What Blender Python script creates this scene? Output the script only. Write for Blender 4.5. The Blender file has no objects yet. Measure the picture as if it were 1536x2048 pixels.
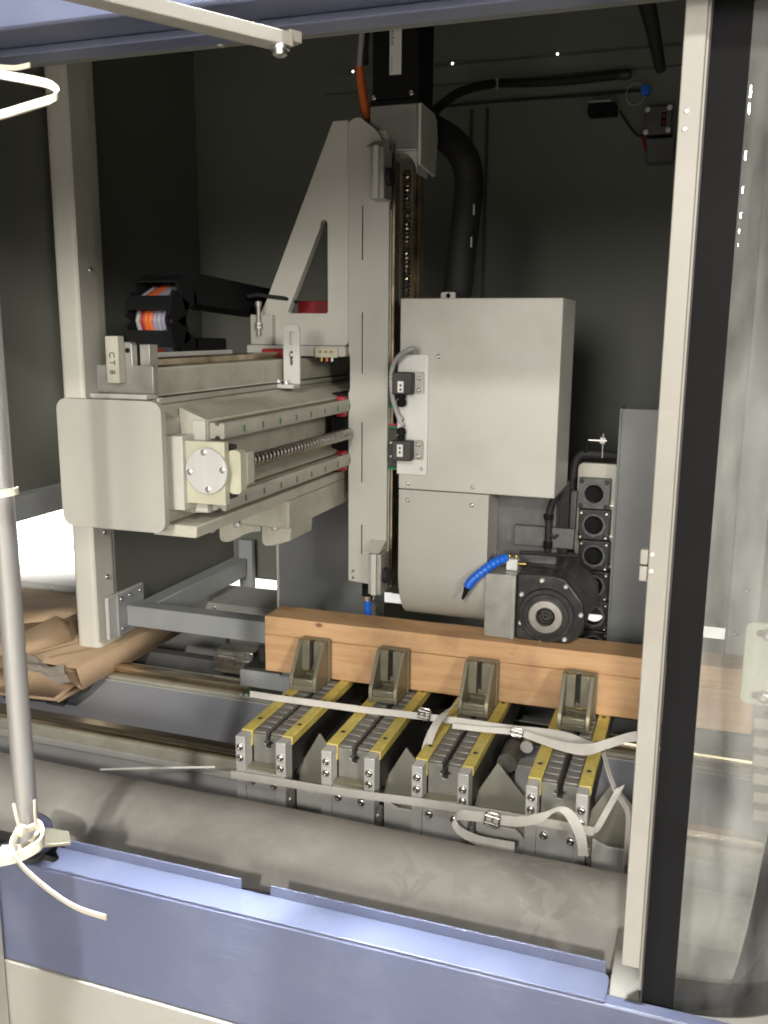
import bpy, bmesh, math, random
from mathutils import Vector, Matrix
from mathutils.geometry import tessellate_polygon
random.seed(7)
PI = math.pi
scn = bpy.context.scene
COL = scn.collection
V = Vector

# ---------------------------------------------------------------- camera
def aim(pitch, yaw, roll):
    f = V((-math.sin(yaw)*math.cos(pitch), math.cos(yaw)*math.cos(pitch), -math.sin(pitch)))
    r = f.cross(V((0, 0, 1))).normalized()
    u = r.cross(f)
    c, s = math.cos(roll), math.sin(roll)
    return c*r + s*u, -s*r + c*u, f
cam_d = bpy.data.cameras.new('camera')
cam = bpy.data.objects.new('camera', cam_d); COL.objects.link(cam)
r_, u_, f_ = aim(math.radians(11.4), math.radians(19.2), math.radians(0.45))
cam.matrix_world = Matrix(((r_.x, u_.x, -f_.x, 0), (r_.y, u_.y, -f_.y, 0), (r_.z, u_.z, -f_.z, 1.6), (0, 0, 0, 1)))
cam_d.sensor_fit = 'VERTICAL'; cam_d.sensor_height = 36
cam_d.lens = 1820/2048*36
cam_d.clip_start = .05; cam_d.clip_end = 200
scn.camera = cam

# ---------------------------------------------------------------- light
scn.view_settings.view_transform = 'Standard'
scn.view_settings.look = 'None'
scn.view_settings.exposure = 0
scn.view_settings.gamma = 1
w = bpy.data.worlds.new('World'); scn.world = w; w.use_nodes = True
w.node_tree.nodes['Background'].inputs[0].default_value = (.86, .87, .92, 1)
w.node_tree.nodes['Background'].inputs[1].default_value = .12
scn.cycles.max_bounces = 8
scn.cycles.diffuse_bounces = 4
scn.cycles.transparent_max_bounces = 12
scn.cycles.use_denoising = True
scn.cycles.filter_width = 1.9
scn.cycles.sample_clamp_indirect = 6

def lamp(name, loc, target, power, size, color=(1, .96, .90), size_y=None, spread=None):
    d = bpy.data.lights.new(name, 'AREA')
    d.energy = power; d.color = color
    d.shape = 'DISK' if size_y is None else 'RECTANGLE'
    d.size = size
    if size_y: d.size_y = size_y
    if spread: d.spread = spread
    o = bpy.data.objects.new(name, d); COL.objects.link(o)
    o.location = loc
    o.rotation_euler = (V(target) - V(loc)).to_track_quat('-Z', 'Y').to_euler()
    return o
# hall lamps and added fill lamps in front of the machine's mouth, and the row that runs away behind the photographer
lamp('hall_or_fill_lamp', (.75, -7.0, 5.47), (-.6, 2, 1.1), 420, .45)
lamp('hall_or_fill_lamp', (-5.6, -4.6, 4.6), (-.6, 1.8, 1.0), 10, .5)
lamp('hall_or_fill_lamp', (-.4, -9.5, 2.9), (-.4, 2, 1.1), 430, 2.6)  # added low fill, brightens the inside under the header
lamp('hall_or_fill_lamp', (5.2, -5.5, 3.3), (-.3, 2, 1.1), 430, 1.2)
lamp('hall_or_fill_lamp', (-.55, .54, 4.9), (-.52, 1.12, .75), 16, .3, (.90, .95, 1), spread=math.radians(19))  # overhead light narrowed to an added cone that hits only the ledge
lamp('hall_or_fill_lamp', (-.3, -1.3, 5.5), (-.3, 1.2, .7), 70, .6, (1, .96, .9))  # added overhead lamp to brighten the apron
lamp('hall_or_fill_lamp', (-.9, -3.2, 6.2), (-.9, -3.2, 0), 120, .8, (1, .96, .9), spread=math.radians(64))  # added unseen downlight; its floor bounce lifts the dark interior
# far row of high bay lamps down the hall; they show as bright dots in the bowed door pane
for q in (13.6, 18.4, 19.8, 25.1, 31.3, 38.2, 44.3, 51.3):
    lamp('hall_or_fill_lamp', (.023 + .2175*q, 1.094 - .976*q, 6.0), (0, 1.1, 1.8), 26, .22, (1, .98, .95))
lamp('board_fill_lamp', (-2.5, 2.75, 1.9), (-2.7, 3.6, .75), 75, .5, (1, .98, .96), spread=math.radians(95))  # unseen lamp added to overexpose the white boards at the left
lamp('board_fill_lamp', (.2, 3.2, 2.2), (.0, 3.7, .4), 120, .5, (1, .98, .96))  # second unseen lamp added to whiten the boards under the back wall

# ---------------------------------------------------------------- materials
def mat(name, col, rough=.5, metal=0, var=.08, vscale=6, bump=0, bscale=120, spec=.5, dust=0, dust_veil_col=(.55, .52, .46),
        stretch=None, wavy=0, coat=0, scratch=0, flake=0):
    m = bpy.data.materials.new(name); m.use_nodes = True
    nt = m.node_tree; N = nt.nodes; L = nt.links
    b = N['Principled BSDF']
    b.inputs['Roughness'].default_value = rough
    b.inputs['Metallic'].default_value = metal
    b.inputs['Specular IOR Level'].default_value = spec
    b.inputs['Coat Weight'].default_value = coat
    tc = N.new('ShaderNodeTexCoord')
    mp = N.new('ShaderNodeMapping')
    L.new(tc.outputs['Object'], mp.inputs[0])
    if stretch: mp.inputs['Scale'].default_value = stretch
    n1 = N.new('ShaderNodeTexNoise'); n1.inputs['Scale'].default_value = vscale; n1.inputs['Detail'].default_value = 6
    L.new(mp.outputs[0], n1.inputs['Vector'])
    r = N.new('ShaderNodeMapRange'); r.inputs[1].default_value = .3; r.inputs[2].default_value = .7
    r.inputs[3].default_value = 1 - var; r.inputs[4].default_value = 1 + var
    L.new(n1.outputs[0], r.inputs[0])
    mul = N.new('ShaderNodeVectorMath'); mul.operation = 'SCALE'
    mul.inputs[0].default_value = col
    oi = N.new('ShaderNodeObjectInfo'); orr = N.new('ShaderNodeMapRange'); orr.inputs[3].default_value = .92; orr.inputs[4].default_value = 1.08
    L.new(oi.outputs['Random'], orr.inputs[0])
    om = N.new('ShaderNodeMath'); om.operation = 'MULTIPLY'; L.new(r.outputs[0], om.inputs[0]); L.new(orr.outputs[0], om.inputs[1])
    L.new(om.outputs[0], mul.inputs['Scale'])
    out = mul.outputs[0]
    if dust:
        n2 = N.new('ShaderNodeTexNoise'); n2.inputs['Scale'].default_value = vscale*2.3; n2.inputs['Detail'].default_value = 8
        n2.inputs['Roughness'].default_value = .65
        L.new(tc.outputs['Object'], n2.inputs['Vector'])
        rr = N.new('ShaderNodeMapRange'); rr.inputs[1].default_value = .48; rr.inputs[2].default_value = .68
        rr.inputs[3].default_value = 0; rr.inputs[4].default_value = dust
        L.new(n2.outputs[0], rr.inputs[0])
        mx = N.new('ShaderNodeMix'); mx.data_type = 'RGBA'
        L.new(rr.outputs[0], mx.inputs['Factor'])
        L.new(out, mx.inputs['A']); mx.inputs['B'].default_value = (*dust_veil_col, 1)
        out = mx.outputs['Result']
    if flake:
        nf = N.new('ShaderNodeTexNoise'); nf.inputs['Scale'].default_value = 17; nf.inputs['Detail'].default_value = 4; nf.inputs['Distortion'].default_value = 1.2
        L.new(tc.outputs['Object'], nf.inputs['Vector'])
        ng = N.new('ShaderNodeTexNoise'); ng.inputs['Scale'].default_value = 2.1; ng.inputs['Detail'].default_value = 2; L.new(tc.outputs['Object'], ng.inputs['Vector'])
        f1 = N.new('ShaderNodeMapRange'); f1.inputs[1].default_value = .50; f1.inputs[2].default_value = .53; L.new(nf.outputs[0], f1.inputs[0])
        f2 = N.new('ShaderNodeMapRange'); f2.inputs[1].default_value = .46; f2.inputs[2].default_value = .62; f2.inputs[4].default_value = flake; L.new(ng.outputs[0], f2.inputs[0])
        fm_ = N.new('ShaderNodeMath'); fm_.operation = 'MULTIPLY'; L.new(f1.outputs[0], fm_.inputs[0]); L.new(f2.outputs[0], fm_.inputs[1])
        xf = N.new('ShaderNodeMix'); xf.data_type = 'RGBA'; L.new(fm_.outputs[0], xf.inputs['Factor']); L.new(out, xf.inputs['A']); xf.inputs['B'].default_value = (.46, .44, .40, 1)
        out = xf.outputs['Result']
    if scratch:
        ms = N.new('ShaderNodeMapping'); ms.inputs['Scale'].default_value = (6, 6, 160); ms.inputs['Rotation'].default_value = (.5, .35, .4)
        L.new(tc.outputs['Object'], ms.inputs[0])
        ns = N.new('ShaderNodeTexNoise'); ns.inputs['Scale'].default_value = 3; ns.inputs['Detail'].default_value = 3; L.new(ms.outputs[0], ns.inputs['Vector'])
        nm = N.new('ShaderNodeMath'); nm.operation = 'MULTIPLY'; L.new(ns.outputs[0], nm.inputs[0]); L.new(n1.outputs[0], nm.inputs[1])
        rs = N.new('ShaderNodeMapRange'); rs.inputs[1].default_value = .355; rs.inputs[2].default_value = .42; rs.inputs[3].default_value = 0; rs.inputs[4].default_value = scratch
        L.new(nm.outputs[0], rs.inputs[0])
        xs = N.new('ShaderNodeMix'); xs.data_type = 'RGBA'; L.new(rs.outputs[0], xs.inputs['Factor']); L.new(out, xs.inputs['A'])
        xs.inputs['B'].default_value = (min(1, col[0]*1.6+.1), min(1, col[1]*1.6+.1), min(1, col[2]*1.6+.1), 1)
        out = xs.outputs['Result']
    L.new(out, b.inputs['Base Color'])
    rv = N.new('ShaderNodeMapRange'); rv.inputs[3].default_value = max(.02, rough*.8); rv.inputs[4].default_value = min(1, rough*1.2)
    L.new(n1.outputs[0], rv.inputs[0]); L.new(rv.outputs[0], b.inputs['Roughness'])
    if bump:
        n3 = N.new('ShaderNodeTexNoise'); n3.inputs['Scale'].default_value = bscale; n3.inputs['Detail'].default_value = 3
        L.new(mp.outputs[0], n3.inputs['Vector'])
        bp = N.new('ShaderNodeBump'); bp.inputs['Strength'].default_value = bump; bp.inputs['Distance'].default_value = .002
        L.new(n3.outputs[0], bp.inputs['Height']); L.new(bp.outputs[0], b.inputs['Normal'])
        if wavy:
            n4 = N.new('ShaderNodeTexNoise'); n4.inputs['Scale'].default_value = 5; n4.inputs['Detail'].default_value = 1
            L.new(tc.outputs['Object'], n4.inputs['Vector'])
            b4 = N.new('ShaderNodeBump'); b4.inputs['Strength'].default_value = wavy; b4.inputs['Distance'].default_value = .03
            L.new(n4.outputs[0], b4.inputs['Height']); L.new(b4.outputs[0], bp.inputs['Normal'])
    return m

M = {}
M['cream'] = mat('cream_enamel', (.475, .465, .41), .42, var=.06, vscale=3, bump=.12, bscale=260, dust=.25, dust_veil_col=(.38, .36, .29), wavy=.12)
M['cream_plate'] = mat('cream_plate_enamel', (.37, .36, .315), .45, var=.05, vscale=4, bump=.1, bscale=260, dust=.2, dust_veil_col=(.3, .28, .23), wavy=.1)
M['carrier'] = mat('carrier_grey_green', (.235, .228, .185), .5, var=.08, vscale=7, dust=.2, dust_veil_col=(.2, .18, .12))
M['cream_head'] = mat('cream_head_enamel', (.415, .407, .362), .42, var=.07, vscale=3.5, bump=.12, bscale=260, dust=.3, dust_veil_col=(.335, .315, .26), wavy=.14)
M['cream_dirty'] = mat('cream_casting', (.42, .405, .33), .5, var=.1, vscale=9, bump=.2, bscale=160, dust=.35, dust_veil_col=(.22, .19, .11))
M['grey_sheet'] = mat('grey_sheet_paint', (.48, .475, .44), .5, var=.04, vscale=3, bump=.1, bscale=300)
M['wall'] = mat('dark_wall_paint', (.125, .13, .108), .6, var=.06, vscale=2, bump=.12, bscale=200)
M['ceil'] = mat('ceiling_paint', (.20, .195, .155), .6, var=.06, vscale=2)
M['frame'] = mat('grey_frame_paint', (.30, .31, .31), .5, var=.07, vscale=6, bump=.1, dust=.25, dust_veil_col=(.4, .37, .3))
M['post'] = mat('pale_post_paint', (.62, .60, .52), .5, var=.05, vscale=4, dust=.15, dust_veil_col=(.42, .4, .33))
M['guard'] = mat('guard_grey_paint', (.155, .16, .155), .4, var=.06, vscale=4, dust=.2, dust_veil_col=(.22, .215, .2), bump=.08, wavy=.08)
M['tray'] = mat('blue_grey_sheet', (.33, .335, .37), .4, var=.06, vscale=4, dust=.2, dust_veil_col=(.4, .38, .33), wavy=.08, bump=.05)
M['bed'] = mat('bed_grey_paint', (.36, .36, .35), .5, var=.06, vscale=5, dust=.3, dust_veil_col=(.5, .46, .38))
M['bed_dark'] = mat('dark_base_paint', (.09, .09, .085), .65, var=.15, vscale=9)
M['blue'] = mat('lavender_blue_enamel', (.098, .109, .166), .34, var=.08, vscale=3, bump=.08, bscale=350, dust=.22, dust_veil_col=(.20, .205, .24), wavy=.12, scratch=.16)
M['ivory'] = mat('ivory_enamel', (.31, .29, .25), .4, var=.07, vscale=5, dust=.3, dust_veil_col=(.26, .235, .19), wavy=.08, scratch=.07)
M['apron'] = mat('grey_apron_cloth', (.315, .298, .268), .55, var=.09, vscale=2.6, bump=.15, bscale=140, dust=.55, dust_veil_col=(.47, .45, .41), flake=.6)
M['steel'] = mat('bright_steel', (.62, .60, .56), .28, 1, var=.1, vscale=14, stretch=(1, 1, .15))
M['alu'] = mat('milled_aluminium', (.60, .59, .56), .40, .35, var=.12, vscale=20, stretch=(1, 1, .08), bump=.08)
M['bronze'] = mat('bronze_anodised', (.27, .25, .18), .42, .6, var=.14, vscale=14, dust=.25, dust_veil_col=(.3, .27, .18))
M['rail'] = mat('oily_rail_steel', (.50, .42, .30), .25, 1, var=.3, vscale=25, stretch=(.2, 1, 1))
M['black'] = mat('black_plastic', (.010, .010, .0105), .7, var=.2, spec=.10)
M['railgrey'] = mat('rail_grey_steel', (.40, .385, .325), .38, .25, var=.1, vscale=18)
M['oil'] = mat('oily_brown_film', (.20, .15, .065), .3, .2, var=.4, vscale=14)
M['darkseal'] = mat('dark_gasket', (.07, .06, .06), .6, var=.2)
M['rodsteel'] = mat('satin_rod_steel', (.40, .385, .36), .30, .6, var=.12, vscale=30, stretch=(1, 1, .1))
M['blackp'] = mat('black_paint', (.015, .015, .0155), .34, var=.3, vscale=9, dust=.7, dust_veil_col=(.07, .063, .053))
M['rubber'] = mat('black_rubber', (.010, .010, .011), .7, var=.2)
M['dark'] = mat('dark_steel', (.05, .048, .042), .5, .4, var=.2, vscale=20)
M['darkgrey'] = mat('dark_grey_block', (.085, .083, .08), .45, .2, var=.15, vscale=12, dust=.3, dust_veil_col=(.2, .19, .17))
M['ribgrey'] = mat('rib_grey_steel', (.24, .23, .21), .45, .4, var=.2, vscale=30)
M['jaw'] = mat('jaw_grey_steel', (.36, .355, .32), .42, .55, var=.14, vscale=24, dust=.25, dust_veil_col=(.3, .27, .2))
M['yellow'] = mat('yellow_plastic', (.66, .53, .12), .5, var=.16, vscale=16, dust=.55, dust_veil_col=(.36, .30, .15))
M['red'] = mat('red_seal', (.32, .018, .022), .45, var=.15)
M['green'] = mat('green_seal', (.01, .13, .05), .45, var=.1)
M['orange'] = mat('orange_cable', (.62, .13, .03), .5, var=.1)
M['bluehose'] = mat('blue_hose', (.015, .13, .62), .35, var=.08)
M['label'] = mat('paper_label', (.66, .65, .62), .5, var=.05)
M['ink'] = mat('print_ink', (.03, .03, .03), .6, var=0)
M['lilac'] = mat('lilac_cable', (.28, .26, .38), .5, var=.1)
M['greycable'] = mat('grey_cable', (.33, .33, .32), .45, var=.1)
M['strap'] = mat('white_woven_strap', (.58, .555, .505), .5, var=.06, vscale=40, bump=.25, bscale=700, dust=.2, dust_veil_col=(.5, .46, .38))
M['zip'] = mat('ivory_nylon', (.70, .63, .48), .38, var=.04)
M['white'] = mat('white_board', (.80, .80, .79), .6, var=.02, vscale=3)
M['floor'] = mat('concrete_floor', (.46, .44, .41), .55, var=.12, vscale=1.5)
M['yellowed'] = mat('yellowed_plate', (.46, .445, .33), .4, var=.12, vscale=18)
M['brass'] = mat('brass', (.52, .38, .14), .3, 1, var=.1)
M['cardin'] = mat('kraft_paper', (.42, .30, .18), .8, var=.1, vscale=20)
M['film'] = mat('milky_film', (.30, .265, .22), .35, var=.1, vscale=30)
M['latch'] = mat('pale_green_cream', (.50, .51, .40), .45, var=.06, vscale=10)

def wood_mat():
    m = bpy.data.materials.new('softwood'); m.use_nodes = True
    nt = m.node_tree; N = nt.nodes; L = nt.links; b = N['Principled BSDF']
    tc = N.new('ShaderNodeTexCoord'); mp = N.new('ShaderNodeMapping'); mp.inputs['Scale'].default_value = (1.0, 12, 22)
    L.new(tc.outputs['Object'], mp.inputs[0])
    n = N.new('ShaderNodeTexNoise'); n.inputs['Scale'].default_value = 3; n.inputs['Detail'].default_value = 9; n.inputs['Roughness'].default_value = .6
    n.inputs['Distortion'].default_value = .8
    L.new(mp.outputs[0], n.inputs['Vector'])
    cr = N.new('ShaderNodeValToRGB')
    cr.color_ramp.elements[0].position = .28; cr.color_ramp.elements[0].color = (.47, .265, .12, 1)
    cr.color_ramp.elements[1].position = .75; cr.color_ramp.elements[1].color = (.64, .41, .22, 1)
    e = cr.color_ramp.elements.new(.52); e.color = (.58, .35, .175, 1)
    L.new(n.outputs[0], cr.inputs[0])
    n2 = N.new('ShaderNodeTexNoise'); n2.inputs['Scale'].default_value = 9; n2.inputs['Detail'].default_value = 6
    L.new(tc.outputs['Object'], n2.inputs['Vector'])
    r2 = N.new('ShaderNodeMapRange'); r2.inputs[1].default_value = .5; r2.inputs[2].default_value = .75; r2.inputs[3].default_value = 0; r2.inputs[4].default_value = .75
    L.new(n2.outputs[0], r2.inputs[0])
    mx = N.new('ShaderNodeMix'); mx.data_type = 'RGBA'; mx.inputs['B'].default_value = (.30, .17, .09, 1)
    L.new(r2.outputs[0], mx.inputs['Factor']); L.new(cr.outputs[0], mx.inputs['A'])
    # knots
    vo = N.new('ShaderNodeTexVoronoi'); vo.inputs['Scale'].default_value = 5.5
    mp2 = N.new('ShaderNodeMapping'); mp2.inputs['Scale'].default_value = (1, 1.4, 1.7); L.new(tc.outputs['Object'], mp2.inputs[0]); L.new(mp2.outputs[0], vo.inputs['Vector'])
    r3 = N.new('ShaderNodeMapRange'); r3.inputs[1].default_value = .03; r3.inputs[2].default_value = .075; r3.inputs[3].default_value = .85; r3.inputs[4].default_value = 0
    L.new(vo.outputs['Distance'], r3.inputs[0])
    mk = N.new('ShaderNodeMix'); mk.data_type = 'RGBA'; mk.inputs['B'].default_value = (.12, .05, .02, 1)
    L.new(r3.outputs[0], mk.inputs['Factor']); L.new(mx.outputs['Result'], mk.inputs['A'])
    L.new(mk.outputs['Result'], b.inputs['Base Color'])
    b.inputs['Roughness'].default_value = .72
    bp = N.new('ShaderNodeBump'); bp.inputs['Strength'].default_value = .25; bp.inputs['Distance'].default_value = .002
    L.new(n.outputs[0], bp.inputs['Height']); L.new(bp.outputs[0], b.inputs['Normal'])
    return m
M['wood'] = wood_mat()

def card_mat():
    m = mat('corrugated_cardboard', (.48, .34, .21), .8, var=.08, vscale=12, bump=.1, bscale=60)
    return m
M['card'] = card_mat()

def plexi_mat(name, tint, veil, dust_veil_col=(.62, .62, .58)):  # diffuse veil: dust plus painted haze for the hall's reflections
    m = bpy.data.materials.new(name); m.use_nodes = True
    nt = m.node_tree; N = nt.nodes; L = nt.links
    for x in list(N):
        if x.type != 'OUTPUT_MATERIAL': N.remove(x)
    out = [x for x in N if x.type == 'OUTPUT_MATERIAL'][0]
    tr = N.new('ShaderNodeBsdfTransparent'); tr.inputs[0].default_value = (*tint, 1)
    gl = N.new('ShaderNodeBsdfGlossy'); gl.inputs['Roughness'].default_value = .006; gl.inputs[0].default_value = (.9, .9, .9, 1)
    df = N.new('ShaderNodeBsdfDiffuse'); df.inputs[0].default_value = (*dust_veil_col, 1)
    fr = N.new('ShaderNodeFresnel'); fr.inputs[0].default_value = 1.5
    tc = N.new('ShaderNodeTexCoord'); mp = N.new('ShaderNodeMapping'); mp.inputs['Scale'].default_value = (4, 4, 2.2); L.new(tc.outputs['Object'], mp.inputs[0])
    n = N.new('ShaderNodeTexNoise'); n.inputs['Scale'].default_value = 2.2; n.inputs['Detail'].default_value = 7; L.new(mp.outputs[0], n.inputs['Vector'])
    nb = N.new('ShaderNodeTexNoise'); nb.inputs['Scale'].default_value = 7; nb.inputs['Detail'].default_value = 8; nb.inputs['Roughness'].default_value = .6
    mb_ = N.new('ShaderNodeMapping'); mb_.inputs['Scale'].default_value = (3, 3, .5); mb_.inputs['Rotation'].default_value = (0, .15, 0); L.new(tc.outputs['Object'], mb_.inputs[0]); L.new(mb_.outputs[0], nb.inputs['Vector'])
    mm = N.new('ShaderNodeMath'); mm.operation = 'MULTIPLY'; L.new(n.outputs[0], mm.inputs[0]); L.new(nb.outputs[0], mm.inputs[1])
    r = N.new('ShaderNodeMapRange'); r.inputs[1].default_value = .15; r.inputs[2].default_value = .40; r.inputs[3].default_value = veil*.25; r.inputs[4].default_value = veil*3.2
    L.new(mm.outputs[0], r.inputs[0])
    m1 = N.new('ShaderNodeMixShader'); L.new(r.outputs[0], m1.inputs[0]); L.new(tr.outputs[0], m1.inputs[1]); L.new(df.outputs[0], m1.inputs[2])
    m2 = N.new('ShaderNodeMixShader'); L.new(fr.outputs[0], m2.inputs[0]); L.new(m1.outputs[0], m2.inputs[1]); L.new(gl.outputs[0], m2.inputs[2])
    L.new(m2.outputs[0], out.inputs[0])
    return m
M['plexi'] = plexi_mat('haze_painted_polycarbonate', (.90, .91, .89), .09)
M['tint'] = plexi_mat('dark_tinted_film', (.30, .285, .25), .06)
M['clear'] = plexi_mat('clear_film', (.85, .86, .86), .25, (.7, .66, .6))

# ---------------------------------------------------------------- mesh tools
class MB:
    def __init__(s): s.v = []; s.f = []; s.sm = []
    def add(s, vs, fs, smooth=False):
        o = len(s.v); s.v += [V(p) for p in vs]
        for f in fs: s.f.append([i+o for i in f]); s.sm.append(smooth)
        return s
    def box(s, x0, x1, y0, y1, z0, z1):
        vs = [(x, y, z) for z in (z0, z1) for y in (y0, y1) for x in (x0, x1)]
        return s.add(vs, [(0, 2, 3, 1), (4, 5, 7, 6), (0, 1, 5, 4), (2, 6, 7, 3), (0, 4, 6, 2), (1, 3, 7, 5)])
    def obox(s, c, ax, ay, az):
        c, ax, ay, az = V(c), V(ax), V(ay), V(az)
        vs = [c + i*ax + j*ay + k*az for k in (-1, 1) for j in (-1, 1) for i in (-1, 1)]
        return s.add(vs, [(0, 2, 3, 1), (4, 5, 7, 6), (0, 1, 5, 4), (2, 6, 7, 3), (0, 4, 6, 2), (1, 3, 7, 5)])
    def beam(s, a, b, wd, ht, up=(0, 0, 1)):
        a, b = V(a), V(b); d = (b-a); l = d.length; d.normalize()
        sd = d.cross(V(up)).normalized(); u = sd.cross(d)
        return s.obox((a+b)/2, d*l/2, sd*wd/2, u*ht/2)
    def cyl(s, a, b, r0, r1=None, n=16, cap=True, smooth=True):
        r1 = r0 if r1 is None else r1
        a, b = V(a), V(b); d = (b-a).normalized()
        t = V((0, 0, 1)) if abs(d.z) < .9 else V((1, 0, 0))
        x = d.cross(t).normalized(); y = d.cross(x)
        ring = [x*math.cos(2*PI*i/n) + y*math.sin(2*PI*i/n) for i in range(n)]
        vs = [a + q*r0 for q in ring] + [b + q*r1 for q in ring]
        s.add(vs, [(i, (i+1) % n, n+(i+1) % n, n+i) for i in range(n)], smooth)
        if cap:
            s.add([a + q*r0 for q in ring], [list(range(n))[::-1]])
            s.add([b + q*r1 for q in ring], [list(range(n))])
        return s
    def lathe(s, o, ax, prof, n=24, smooth=True):
        # prof: list of (distance along ax, radius)
        o = V(o); d = V(ax).normalized()
        t = V((0, 0, 1)) if abs(d.z) < .9 else V((1, 0, 0))
        x = d.cross(t).normalized(); y = d.cross(x)
        vs = []
        for (h, r) in prof:
            for i in range(n):
                a = 2*PI*i/n; vs.append(o + d*h + (x*math.cos(a) + y*math.sin(a))*max(r, 1e-5))
        fs = []
        for k in range(len(prof)-1):
            for i in range(n):
                j = (i+1) % n; fs.append((k*n+i, k*n+j, (k+1)*n+j, (k+1)*n+i))
        return s.add(vs, fs, smooth)
    def tube(s, pts, r, n=10, cap=True):
        pts = [V(p) for p in pts]
        rr = r if isinstance(r, (list, tuple)) else [r]*len(pts)
        d0 = (pts[1]-pts[0]).normalized()
        t = V((0, 0, 1)) if abs(d0.z) < .9 else V((1, 0, 0))
        x = d0.cross(t).normalized()
        vs = []
        for i, p in enumerate(pts):
            d = (pts[min(i+1, len(pts)-1)] - pts[max(i-1, 0)]).normalized()
            x = (x - d*x.dot(d)).normalized(); y = d.cross(x)
            vs += [p + (x*math.cos(2*PI*k/n) + y*math.sin(2*PI*k/n))*rr[i] for k in range(n)]
        fs = [(i*n+k, i*n+(k+1) % n, (i+1)*n+(k+1) % n, (i+1)*n+k) for i in range(len(pts)-1) for k in range(n)]
        s.add(vs, fs, True)
        if cap:
            s.add(vs[:n], [list(range(n))[::-1]]); s.add(vs[-n:], [list(range(n))])
        return s
    def prism(s, poly, a, b, plane='XZ', holes=()):
        # polygon in a plane, extruded between a and b along the third axis
        loops = [list(poly)] + [list(h) for h in holes]
        flat = [p for l in loops for p in l]
        def P(p, t):
            return {'XZ': (p[0], t, p[1]), 'YZ': (t, p[0], p[1]), 'XY': (p[0], p[1], t)}[plane]
        tri = tessellate_polygon([[V((p[0], p[1], 0)) for p in l] for l in loops])
        n = len(flat)
        vs = [P(p, a) for p in flat] + [P(p, b) for p in flat]
        fs = [tuple(t) for t in tri] + [tuple(i+n for i in reversed(t)) for t in tri]
        o = 0
        for l in loops:
            m = len(l)
            fs += [(o+i, o+(i+1) % m, n+o+(i+1) % m, n+o+i) for i in range(m)]
            o += m
        return s.add(vs, fs)
    def sheet(s, rows, smooth=True):
        # grid of points -> surface
        m = len(rows[0]); vs = [p for r in rows for p in r]
        fs = [(i*m+j, i*m+j+1, (i+1)*m+j+1, (i+1)*m+j) for i in range(len(rows)-1) for j in range(m-1)]
        return s.add(vs, fs, smooth)
    def ribbon(s, pts, wid, th=.0012):
        # pts: (centre); wid: list of width vectors (full width)
        pts = [V(p) for p in pts]; wid = [V(q) for q in wid]
        vs = []
        for i, p in enumerate(pts):
            d = (pts[min(i+1, len(pts)-1)] - pts[max(i-1, 0)]).normalized()
            n = d.cross(wid[i]).normalized()*th/2
            h = wid[i]/2
            vs += [p-h-n, p+h-n, p+h+n, p-h+n]
        fs = [(i*4+k, i*4+(k+1) % 4, i*4+4+(k+1) % 4, i*4+4+k) for i in range(len(pts)-1) for k in range(4)]
        e = len(vs)-4
        fs += [(3, 2, 1, 0), (e, e+1, e+2, e+3)]
        return s.add(vs, fs, True)

def spline(pts, n=6):
    pts = [V(p) for p in pts]; out = []
    for i in range(len(pts)-1):
        p0, p1, p2, p3 = pts[max(i-1, 0)], pts[i], pts[i+1], pts[min(i+2, len(pts)-1)]
        for k in range(n):
            t = k/n
            out.append(.5*((2*p1) + (p2-p0)*t + (2*p0-5*p1+4*p2-p3)*t*t + (3*p1-p0-3*p2+p3)*t*t*t))
    out.append(pts[-1]); return out

def rrect(x0, x1, z0, z1, r, n=5, corners=(1, 1, 1, 1)):
    out = []
    for (cx, cz, a0, on) in ((x1-r, z1-r, 0, corners[0]), (x0+r, z1-r, 90, corners[1]), (x0+r, z0+r, 180, corners[2]), (x1-r, z0+r, 270, corners[3])):
        if on:
            out += [(cx + r*math.cos(math.radians(a0+90*k/n)), cz + r*math.sin(math.radians(a0+90*k/n))) for k in range(n+1)]
        else:
            q = math.radians(a0+45); out.append((cx + r*(1 if math.cos(q) > 0 else -1), cz + r*(1 if math.sin(q) > 0 else -1)))
    return out

def circ(cx, cz, r, n=16):
    return [(cx + r*math.cos(2*PI*i/n), cz + r*math.sin(2*PI*i/n)) for i in range(n)]

def tag(o, label=None, cat=None, group=None, kind=None):
    if label: o['label'] = label
    if cat: o['category'] = cat
    if group: o['group'] = group
    if kind: o['kind'] = kind
    return o

def thing(name, label, cat, loc=(0, 0, 0), group=None):
    o = bpy.data.objects.new(name, None); COL.objects.link(o)
    o.empty_display_size = .05; o.location = loc
    return tag(o, label, cat, group)

def origin(o):
    p = V((0, 0, 0))
    while o is not None:
        p += o.location; o = o.parent
    return p

def obj(name, mb, m, parent=None, bevel=0, at=None, seg=2):
    me = bpy.data.meshes.new(name)
    off = origin(parent) if parent is not None else V((0, 0, 0))
    loc = V(at) if at is not None else V((0, 0, 0))
    me.from_pydata([tuple(p - off - loc) for p in mb.v], [], mb.f)
    bm = bmesh.new(); bm.from_mesh(me)
    bmesh.ops.remove_doubles(bm, verts=bm.verts, dist=1e-6)
    bmesh.ops.recalc_face_normals(bm, faces=bm.faces)
    for f in bm.faces: f.smooth = True
    bm.to_mesh(me); bm.free()
    me.set_sharp_from_angle(angle=math.radians(38))
    me.materials.append(M[m])
    o = bpy.data.objects.new(name, me); COL.objects.link(o)
    o.location = loc
    if parent is not None: o.parent = parent
    if bevel:
        b = o.modifiers.new('edges', 'BEVEL'); b.width = bevel; b.segments = seg; b.limit_method = 'ANGLE'; b.angle_limit = math.radians(40)
        b.harden_normals = False
    return o

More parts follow.
